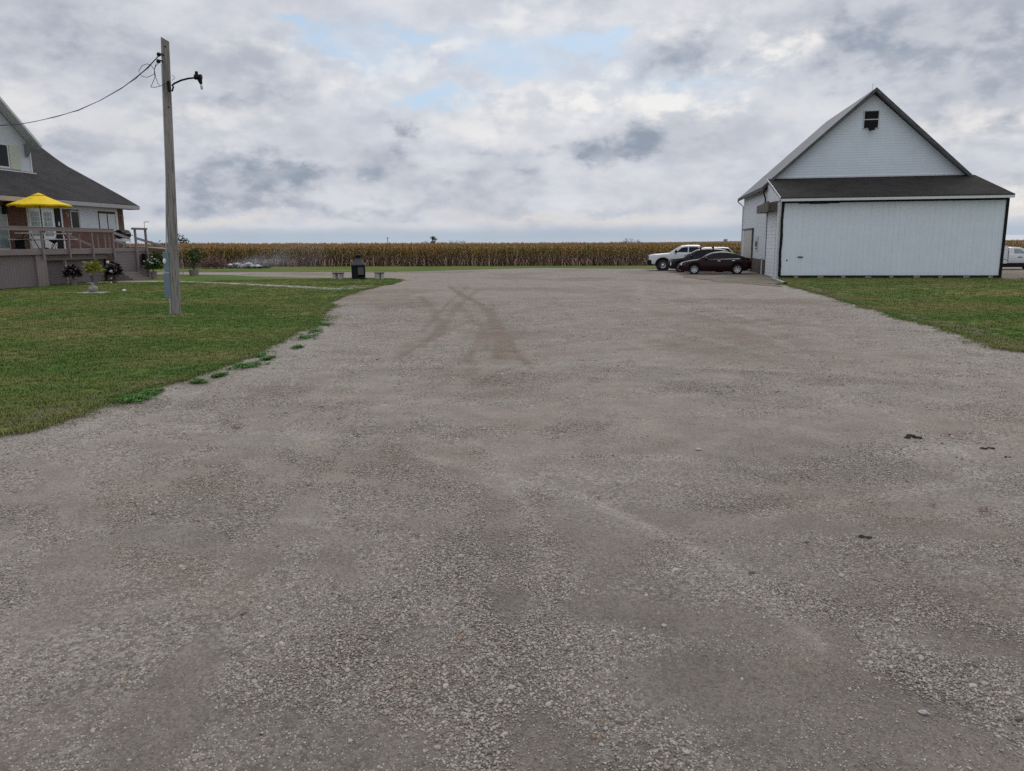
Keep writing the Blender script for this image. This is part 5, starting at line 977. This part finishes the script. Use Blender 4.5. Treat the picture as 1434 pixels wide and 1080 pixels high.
# sedan
x0, y0 = put(972, 384.3, 1.03, 1.82)
sd_ = dict(L=4.66, W=1.82, xf=1.03, xr=3.78, ar=.37, wr=.325, sill=.20, paint=MAROON, nose=.75, tail=.6,
  top=[(0, .55), (.06, .66), (.2, .76), (.5, .86), (1.0, .95), (1.45, 1.0), (2.6, 1.01), (3.6, 1.04), (4.1, 1.09), (4.45, 1.09), (4.6, 1.05), (4.66, .92)],
  cab=[(1.28, .95), (1.6, 1.14), (2.0, 1.33), (2.3, 1.425), (2.75, 1.465), (3.2, 1.44), (3.6, 1.35), (4.0, 1.2), (4.3, 1.07)],
  ws=(1.42, 2.2), rw=(3.55, 4.2), mirror=(1.78, 1.02), tum=.5,
  glass=[('front_door_window', [(1.68, 1.03), (2.05, 1.25), (2.35, 1.36), (2.74, 1.395), (2.74, 1.03)], GLASSD), ('rear_door_window', [(2.82, 1.03), (2.82, 1.395), (3.2, 1.365), (3.5, 1.29), (3.52, 1.05)], GLASSD), ('quarter_window', [(3.57, 1.06), (3.57, 1.27), (3.88, 1.12), (3.9, 1.08)], GLASSD)],
  patches=[('headlight', [(.12, .60), (.16, .74), (.35, .80), (.58, .80), (.42, .68), (.2, .60)], LAMPG), ('tail_light', [(4.32, .93), (4.3, .82), (4.56, .80), (4.58, .96)], REDL), ('belt_trim', [(1.75, .965), (3.9, 1.0), (3.9, 1.02), (1.75, .985)], CHROME), ('door_seam', [(2.76, .35), (2.775, .35), (2.775, .98), (2.76, .98)], DARK), ('door_seam', [(1.62, .35), (1.635, .35), (1.635, .94), (1.62, .94)], DARK), ('door_handle', [(2.5, .86), (2.68, .865), (2.68, .895), (2.5, .89)], CHROME), ('door_handle', [(3.42, .88), (3.6, .885), (3.6, .915), (3.42, .91)], CHROME)])
car('sedan', 'shiny dark maroon sedan parked nearest in the row beside the barn', 'car', x0, y0, AN, sd_)
# dark crossover
x0, y0 = put(953, 381.6, .9, 1.82)
sv = dict(L=4.6, W=1.84, xf=.9, xr=3.58, ar=.40, wr=.35, sill=.24, paint=DKBLUE, nose=.6, tail=.4,
  top=[(0, .75), (.08, .88), (.3, .97), (.8, 1.03), (1.3, 1.08), (3.0, 1.10), (4.3, 1.12), (4.5, 1.08), (4.6, .95)],
  cab=[(1.1, 1.05), (1.5, 1.3), (1.95, 1.54), (2.3, 1.63), (2.8, 1.66), (3.6, 1.62), (4.0, 1.52), (4.35, 1.2), (4.5, 1.1)], ws=(1.25, 2.05), rw=(3.98, 4.42), mirror=(1.62, 1.12), tum=.36,
  glass=[('front_door_window', [(1.62, 1.12), (2.05, 1.42), (2.3, 1.52), (2.62, 1.55), (2.62, 1.12)], GLASSD), ('rear_door_window', [(2.7, 1.12), (2.7, 1.555), (3.3, 1.545), (3.45, 1.2), (3.4, 1.12)], GLASSD), ('quarter_window', [(3.5, 1.2), (3.42, 1.53), (3.8, 1.48), (4.0, 1.3)], GLASSD)],
  patches=[('headlight', [(.16, .82), (.2, .90), (.62, .97), (.5, .88), (.3, .82)], LAMPG), ('running_light', [(.16, .48), (.16, .78), (.24, .74), (.24, .5)], LAMPG), ('window_trim', [(3.5, 1.06), (4.0, 1.07), (4.0, 1.09), (3.5, 1.08)], CHROME), ('door_seam', [(2.66, .4), (2.675, .4), (2.675, 1.04), (2.66, 1.04)], DARK), ('tail_light', [(4.3, .85), (4.3, 1.05), (4.5, 1.03), (4.5, .85)], REDL)])
o, _, _ = car('dark_suv', 'near black crossover with roof rack feet between the sedan and the pickup', 'car', x0, y0, AN, sv)
for s in (-1, 1):
    for x in (2.25, 3.1): mb = MB(); mb.box(x-.05, x+.05, s*.56-.06, s*.56+.06, 1.60, 1.75); mb.build('rack_foot', BLACK, o, bevel=.01)
for x in (2.25, 3.1): mb = MB(); mb.box(x-.03, x+.03, -.5, .5, 1.70, 1.73); mb.build('rack_bar', BLACK, o)
mb = MB(); mb.tube([(1.14, -.70, 1.02), (1.6, -.62, 1.32), (2.0, -.55, 1.53), (2.35, -.54, 1.63)], .018, 6); mb.build('pillar_trim', CHROME, o)
# pickup
x0, y0 = put(928, 379.3, 1.05, 2.05)
pk = dict(L=6.1, W=2.05, xf=1.05, xr=4.75, ar=.53, wr=.42, rim=.52, sill=.52, paint=WHITEP, nose=.45, tail=.1, boxy=1, fs=-.06, rs=.0, dual=True, crown=.05, tw=.14,
  top=[(0, 1.05), (.05, 1.17), (.3, 1.22), (1.0, 1.27), (1.6, 1.31), (3.75, 1.30), (6.05, 1.32), (6.1, 1.25)],
  cab=[(1.42, 1.27), (1.75, 1.47), (2.15, 1.72), (2.4, 1.84), (2.8, 1.885), (3.3, 1.89), (3.72, 1.87), (3.83, 1.70), (3.9, 1.30)], ws=(1.58, 2.3), rw=(3.78, 3.87), mirror=(1.98, 1.42), tum=.26, mh=.15, mirm=BLACK,
  glass=[('front_door_window', [(2.0, 1.37), (2.42, 1.70), (2.72, 1.74), (2.85, 1.74), (2.85, 1.37)], GLASSD), ('rear_door_window', [(2.93, 1.37), (2.93, 1.745), (3.55, 1.74), (3.66, 1.66), (3.66, 1.42), (3.55, 1.37)], GLASSD)],
  patches=[('headlight', [(.1, .95), (.1, 1.12), (.42, 1.12), (.36, .95)], LAMPG), ('door_seam', [(2.88, .65), (2.895, .65), (2.895, 1.25), (2.88, 1.25)], DARK), ('door_seam', [(1.88, .65), (1.895, .65), (1.895, 1.25), (1.88, 1.25)], DARK), ('door_handle', [(2.62, 1.1), (2.8, 1.1), (2.8, 1.15), (2.62, 1.15)], BLACK)])
o, patch, hwf = car('pickup_truck', 'white crew cab pickup with black fender flares nearest the corn', 'pickup truck', x0, y0, AN, pk)
mb = MB()
for s in (-1, 1):
    for xc in (1.05, 4.75):
        pts = [(xc+math.cos(a)*.55, s*1.035, .42+math.sin(a)*.53) for a in np.linspace(-.1, math.pi+.1, 15)]; mb.tube(pts, .05, 6, flat=.7)
mb.build('fender_flare', BLACK, o, smooth=True); mb = MB(); mb.box(-.12, .3, -.93, .93, .42, .80); mb.build('front_bumper', BLACK, o, bevel=.05); mb = MB(); mb.box(-.04, .05, -.7, .7, .84, 1.15); mb.build('grille', CHROME, o, bevel=.02)
# white-roofed wagon beyond
B4 = np.array([18.35, 63.2]); x0, y0 = B4-np.array([cA, sA])*4.7
wg = dict(L=4.7, W=1.85, xf=.9, xr=3.65, ar=.39, wr=.34, sill=.24, paint=BEIGE, roofpaint=BEIGE, nose=.6, tail=.3,
  top=[(0, .7), (.1, .88), (.4, .98), (1.2, 1.06), (4.4, 1.08), (4.7, 1.0)], cab=[(1.0, 1.03), (1.5, 1.35), (1.95, 1.6), (2.3, 1.68), (3.8, 1.68), (4.15, 1.63), (4.45, 1.35), (4.62, 1.08)], ws=(1.15, 2.0), rw=(4.18, 4.55), mirror=(1.6, 1.1), tum=.3,
  glass=[('front_door_window', [(1.6, 1.12), (2.05, 1.45), (2.35, 1.57), (2.6, 1.58), (2.6, 1.12)], GLASSD), ('rear_door_window', [(2.66, 1.12), (2.66, 1.59), (3.45, 1.59), (3.45, 1.12)], GLASSD), ('quarter_window', [(3.5, 1.12), (3.5, 1.59), (4.12, 1.56), (4.35, 1.30), (4.38, 1.12)], GLASSD)], patches=[('tail_light', [(4.5, .8), (4.5, 1.02), (4.62, 1.02), (4.62, .8)], REDL)])
car('wagon', 'pale roofed wagon with dark glass, farthest of the parked row behind the crossover', 'car', x0, y0, AN, wg)
# utility truck right of the barn, facing right
q_ = G(1412, 378.2); 
ut = dict(L=6.0, W=2.0, xf=1.0, xr=4.55, ar=.47, wr=.40, rim=.5, sill=.55, paint=WHITEP, nose=.4, tail=.1, boxy=1, fs=-.05, rs=0, dual=True, crown=.04,
  top=[(0, .98), (.05, 1.08), (.5, 1.16), (1.5, 1.24), (3.3, 1.25), (6.0, 1.22)], cab=[(1.35, 1.2), (1.7, 1.45), (2.0, 1.68), (2.3, 1.80), (2.7, 1.84), (3.1, 1.83), (3.22, 1.7), (3.28, 1.24)], ws=(1.5, 2.2), rw=(3.15, 3.25), mirror=(1.95, 1.4), tum=.26, mh=.14,
  glass=[('door_window', [(1.95, 1.32), (2.35, 1.66), (2.85, 1.70), (2.85, 1.32)], GLASSG)], patches=[('headlight', [(.1, .85), (.1, 1.0), (.4, 1.02), (.36, .85)], LAMPG), ('door_seam', [(2.95, .65), (2.965, .65), (2.965, 1.2), (2.95, 1.2)], DARK), ('door_emblem', [(2.2, 1.0), (2.3, 1.07), (2.55, 1.07), (2.65, 1.0), (2.5, .96), (2.3, .96)], plain('grey_emblem', (.16, .22, .25), .5))])
qx = Y_ = None
cabx = G(1425, 378)[0]; A2 = math.pi+R_(-8); cabx = G(1413, 378)[0]+1.08; o, _, _ = car('utility_truck', 'white utility truck with side lockers partly hidden behind the barn', 'truck', cabx+1.94, 55.2, A2, ut); o.scale = (.86, .86, .86)
mb = MB(); mb.box(3.35, 6.1, -1.06, -.62, .50, 1.76); mb.box(3.40, 6.1, .62, 1.06, .50, 1.76); mb.build('locker_body', WHITEP, o, bevel=.02); mb = MB(); mb.box(3.36, 3.40, 1.061, 1.075, .66, 1.56); mb.box(3.5, 6.0, 1.061, 1.07, .82, .85); mb.build('locker_seam', DARK, o); mb = MB(); mb.box(1.6, 3.9, -.9, .95, .2, .56); mb.build('fuel_tank', BLACK, o, bevel=.03); mb = MB(); mb.tube([(3.6, .9, 1.62), (3.6, .9, 1.95), (3.75, .9, 1.98)], .03); mb.tube([(3.4, -.9, 1.62), (3.4, -.9, 1.9), (3.4, .9, 1.9), (3.4, .9, 1.62)], .03); mb.build('ladder_rack', GALV, o)
# ------------------------------------------------------------------ far things
def far(px, py, D_): d_ = ray(px, py); d_ = d_/d_[1]; return CP+d_*D_
p = far(1450, 337, 300); sh = empty('white_shed', (p[0], p[1], 0), R_(-6), 'long low white building beyond the corn right of the barn', 'building'); mb = MB(); mb.box(-16, 16, 0, 14, 0, 2.0); mb.build('wall', WHITE, sh); mb = MB(); mb.prism([(-17, -1, 1.9), (-17, 15, 1.9), (-17, 7, 4.0)], (34, 0, 0)); mb.build('roof', WHITE, sh)
mb = MB(); mb.box(-10, -8.5, -.1, 0, .4, 1.9); mb.box(2, 3.5, -.1, 0, .4, 1.9); mb.build('door', DARK, sh)
for i, (px, D_, h_, w_, lb) in enumerate(((252, 340, 7.2, 9, 'dark rounded tree on the horizon just right of the wooden pole'), (596, 700, 5, 9, 'low dark tree left of the tallest far tree on the horizon'), (606, 650, 9, 10, 'tallest dark tree in the far clump at the centre of the horizon'), (636, 800, 5.6, 13, 'small rounded dark tree right of the far clump'), (648, 860, 4.8, 12, 'flat dark tree at the right end of the far clump'), (874, 900, 7, 14, 'dark far tree on the horizon left of the white pickup'), (882, 900, 6, 16, 'second dark far tree left of the white pickup'), (896, 900, 5, 10, 'tiny dark far tree nearest above the white pickup nose'), (1016, 900, 5.6, 9, 'tiny dark far tree above the dark crossover roof'))):
    p = far(px, 341, D_); tree('far_tree', (p[0], p[1], 0), h_, w_, lb, 'tree', 420, h_*.13, 40+i, LEAFD, .08, cl=8, grp='trees on the horizon')
p = far(543, 341, 420); fp = empty('far_pole', (p[0], p[1], 0), 0, 'thin dark power pole far off beyond the corn at centre left', 'utility pole'); mb = MB(); mb.tube([(0, 0, 0), (0, 0, 6.2)], .16, 6); mb.build('shaft', BARK, fp); mb = MB(); mb.box(-.8, .8, -.08, .08, 5.6, 5.8); mb.build('crossarm', BARK, fp)
p = far(204.5, 341, 110); lp = empty('yard_light', (p[0], p[1], 0), 0, 'thin pale lamp post beyond the deck railing end', 'lamp post'); mb = MB(); mb.tube([(0, 0, 0), (0, 0, 5.5)], .045, 6); mb.build('post', GALV, lp); mb = MB(); mb.tube([(0, 0, 5.45), (.3, 0, 5.6), (.7, 0, 5.5)], .05, 6); mb.build('lamp_head', GALV, lp)
# ------------------------------------------------------------------ weeds, clods, pale rocks
WD = [(185, 561, 36, 9, 'largest weed mat on the gravel, the nearest to the camera'), (212, 551, 20, 7, 'weed clump touching the right end of the nearest weed mat'), (278, 536, 14, 4, 'thin weed strip on the gravel between two larger clumps'), (345, 514, 34, 8, 'wide weed clump in the middle of the gravel edge'), (372, 504, 15, 6, 'small weed tuft just beyond the wide middle clump'), (305, 527, 12, 4, 'tiny weed sprout left of the wide middle clump'), (430, 473, 24, 9, 'bright green weed clump at the bend of the lawn edge'), (447, 456, 24, 10, 'tall weed clump where the lawn edge turns away'), (418, 487, 12, 3, 'flat little weed alone on the gravel at the bend'), (365, 498, 14, 4, 'low weed streak hugging the lawn beyond the middle clump'), (250, 519, 24, 6, 'bright clover patch on the lawn rim above the thin strip'), (440, 465, 16, 7, 'leafy weed sprig squeezed between the two bend clumps')]
for i, (px, py, wp_, hp_, lb) in enumerate(WD):
    p = G(px, py); s_ = np.linalg.norm(p[:2])/F; w_ = wp_*s_/2; mb = MB(); r = random.Random(60+i)
    nq = int(260+wp_*26); w_ *= 1.1; dist_ = np.linalg.norm(p[:2]); dep_ = min(w_*2.2, hp_*dist_*dist_/F/2.08/2)
    cen = [(r.gauss(0, .48)*w_, r.gauss(0, .55)*dep_, .02+.07*r.random()**2) for _ in range(int(7+wp_*1.1))]
    for j in range(nq):
        cx_, cy_, cr_ = cen[r.randrange(len(cen))]; b_ = r.random()*6.28; q = r.random()**.7*cr_; L = .025+.05*r.random(); d_ = np.array([math.cos(b_), math.sin(b_), .1+.55*r.random()]); d_ /= np.linalg.norm(d_); s2 = np.array([-math.sin(b_), math.cos(b_), 0])*(.005+.009*r.random()); c = np.array([cx_+math.cos(b_)*q, cy_+math.sin(b_)*q, .006+.03*r.random()*(1-q/cr_)])
        k = mb.vs([c, c+d_*L*.5+s2, c+d_*L+[0, 0, -.006], c+d_*L*.5-s2]); mb.face((k, k+1, k+2, k+3))
    o = mb.build('weed_clump', WEED); o.location = (p[0], p[1], .004); tag(o, lb, 'weeds', 'weeds at the gravel edge')
CL = [(1279, 612, 22, 'largest dark clod on the right side of the gravel'), (1320, 621, 8, 'small dark crumb between the largest clod and its right neighbour'), (1380, 628, 15, 'flat dark clod right of the largest one'), (1410, 640, 9, 'dark crumb at the right frame edge below the flat clod'), (1207, 752, 21, 'dark clod with a tail, lying nearest in the lower right gravel'), (1156, 855, 7, 'tiny black clod alone in the lower right gravel'), (128, 590, 0, ''), (877, 949, 8, 'tiny black clod low in the middle of the gravel'), (1330, 609, 7, 'tiny dark crumb above and right of the largest clod'), (366, 1028, 9, 'dark clod near the bottom left of the gravel')]
for i, (px, py, wp_, lb) in enumerate(CL):
    if not wp_: continue
    p = G(px, py); s_ = np.linalg.norm(p)/F; w_ = wp_*s_/2; mb = MB(); r = random.Random(i)
    for j in range(7 if wp_ > 12 else 3): mb.blob((r.gauss(0, .45)*w_, r.gauss(0, .3)*w_, w_*.06), (w_*(.22+.28*r.random()), w_*.26, w_*.15), i*9+j, .6, 2)
    o = mb.build('mud_clod', CLODM); o.location = (p[0], p[1], -.004); tag(o, lb, 'clod', 'dark clods on the gravel')
LV = [(1380, 716, 17, 'brown dead leaf scrap, the widest on the right gravel'), (1305, 709, 12, 'small brown leaf scrap left of the widest one'), (838, 698, 10, 'brown leaf scrap lying in the middle of the gravel'), (332, 600, 15, 'brown leaf scrap on the left gravel near the weeds'), (145, 677, 8, 'dark curled leaf on the left gravel')]
for i, (px, py, wp_, lb) in enumerate(LV):
    p = G(px, py); s_ = np.linalg.norm(p)/F; w_ = wp_*s_/2; mb = MB(); r = random.Random(i+80)
    for j in range(26): a = r.random()*6.28; c = np.array([r.gauss(0, .5)*w_, r.gauss(0, .35)*w_, .008+.015*r.random()]); d_ = np.array([math.cos(a), math.sin(a), r.gauss(0, .3)])*w_*.3; s2 = np.array([-math.sin(a), math.cos(a), r.gauss(0, .3)])*w_*.1; k = mb.vs([c-d_, c+s2, c+d_, c-s2]); mb.face((k, k+1, k+2, k+3))
    o = mb.build('dead_leaf', LEAFB); o.location = (p[0], p[1], 0); tag(o, lb, 'leaf', 'leaf scraps on the gravel')
RK = [(978, 630, 9, 'pale stone lying alone in the middle right of the gravel'), (700, 982, 11, 'pale rounded stone low in the centre of the gravel'), (1294, 998, 12, 'pale stone low at the right of the gravel'), (1256, 869, 9, 'pale stone on the right beside the compacted patch'), (521, 932, 9, 'pale chipped stone low left of centre'), (930, 876, 9, 'pale stone right of centre in the lower gravel'), (1178, 806, 9, 'pale stone at the right below the tailed clod'), (150, 893, 6, 'small bright white stone in the lower left gravel'), (848, 1020, 9, 'grey white stone at the bottom centre')]
for i, (px, py, wp_, lb) in enumerate(RK):
    p = G(px, py); s_ = np.linalg.norm(p)/F; w_ = wp_*s_/2; mb = MB(); mb.blob((0, 0, w_*.25), (w_, w_*.75, w_*.5), i+4, .35, 2); o = mb.build('pale_rock', STONEL); o.location = (p[0], p[1], -.004); o.rotation_euler = (0, 0, i*1.3); tag(o, lb, 'rock', 'pale rocks among the gravel')
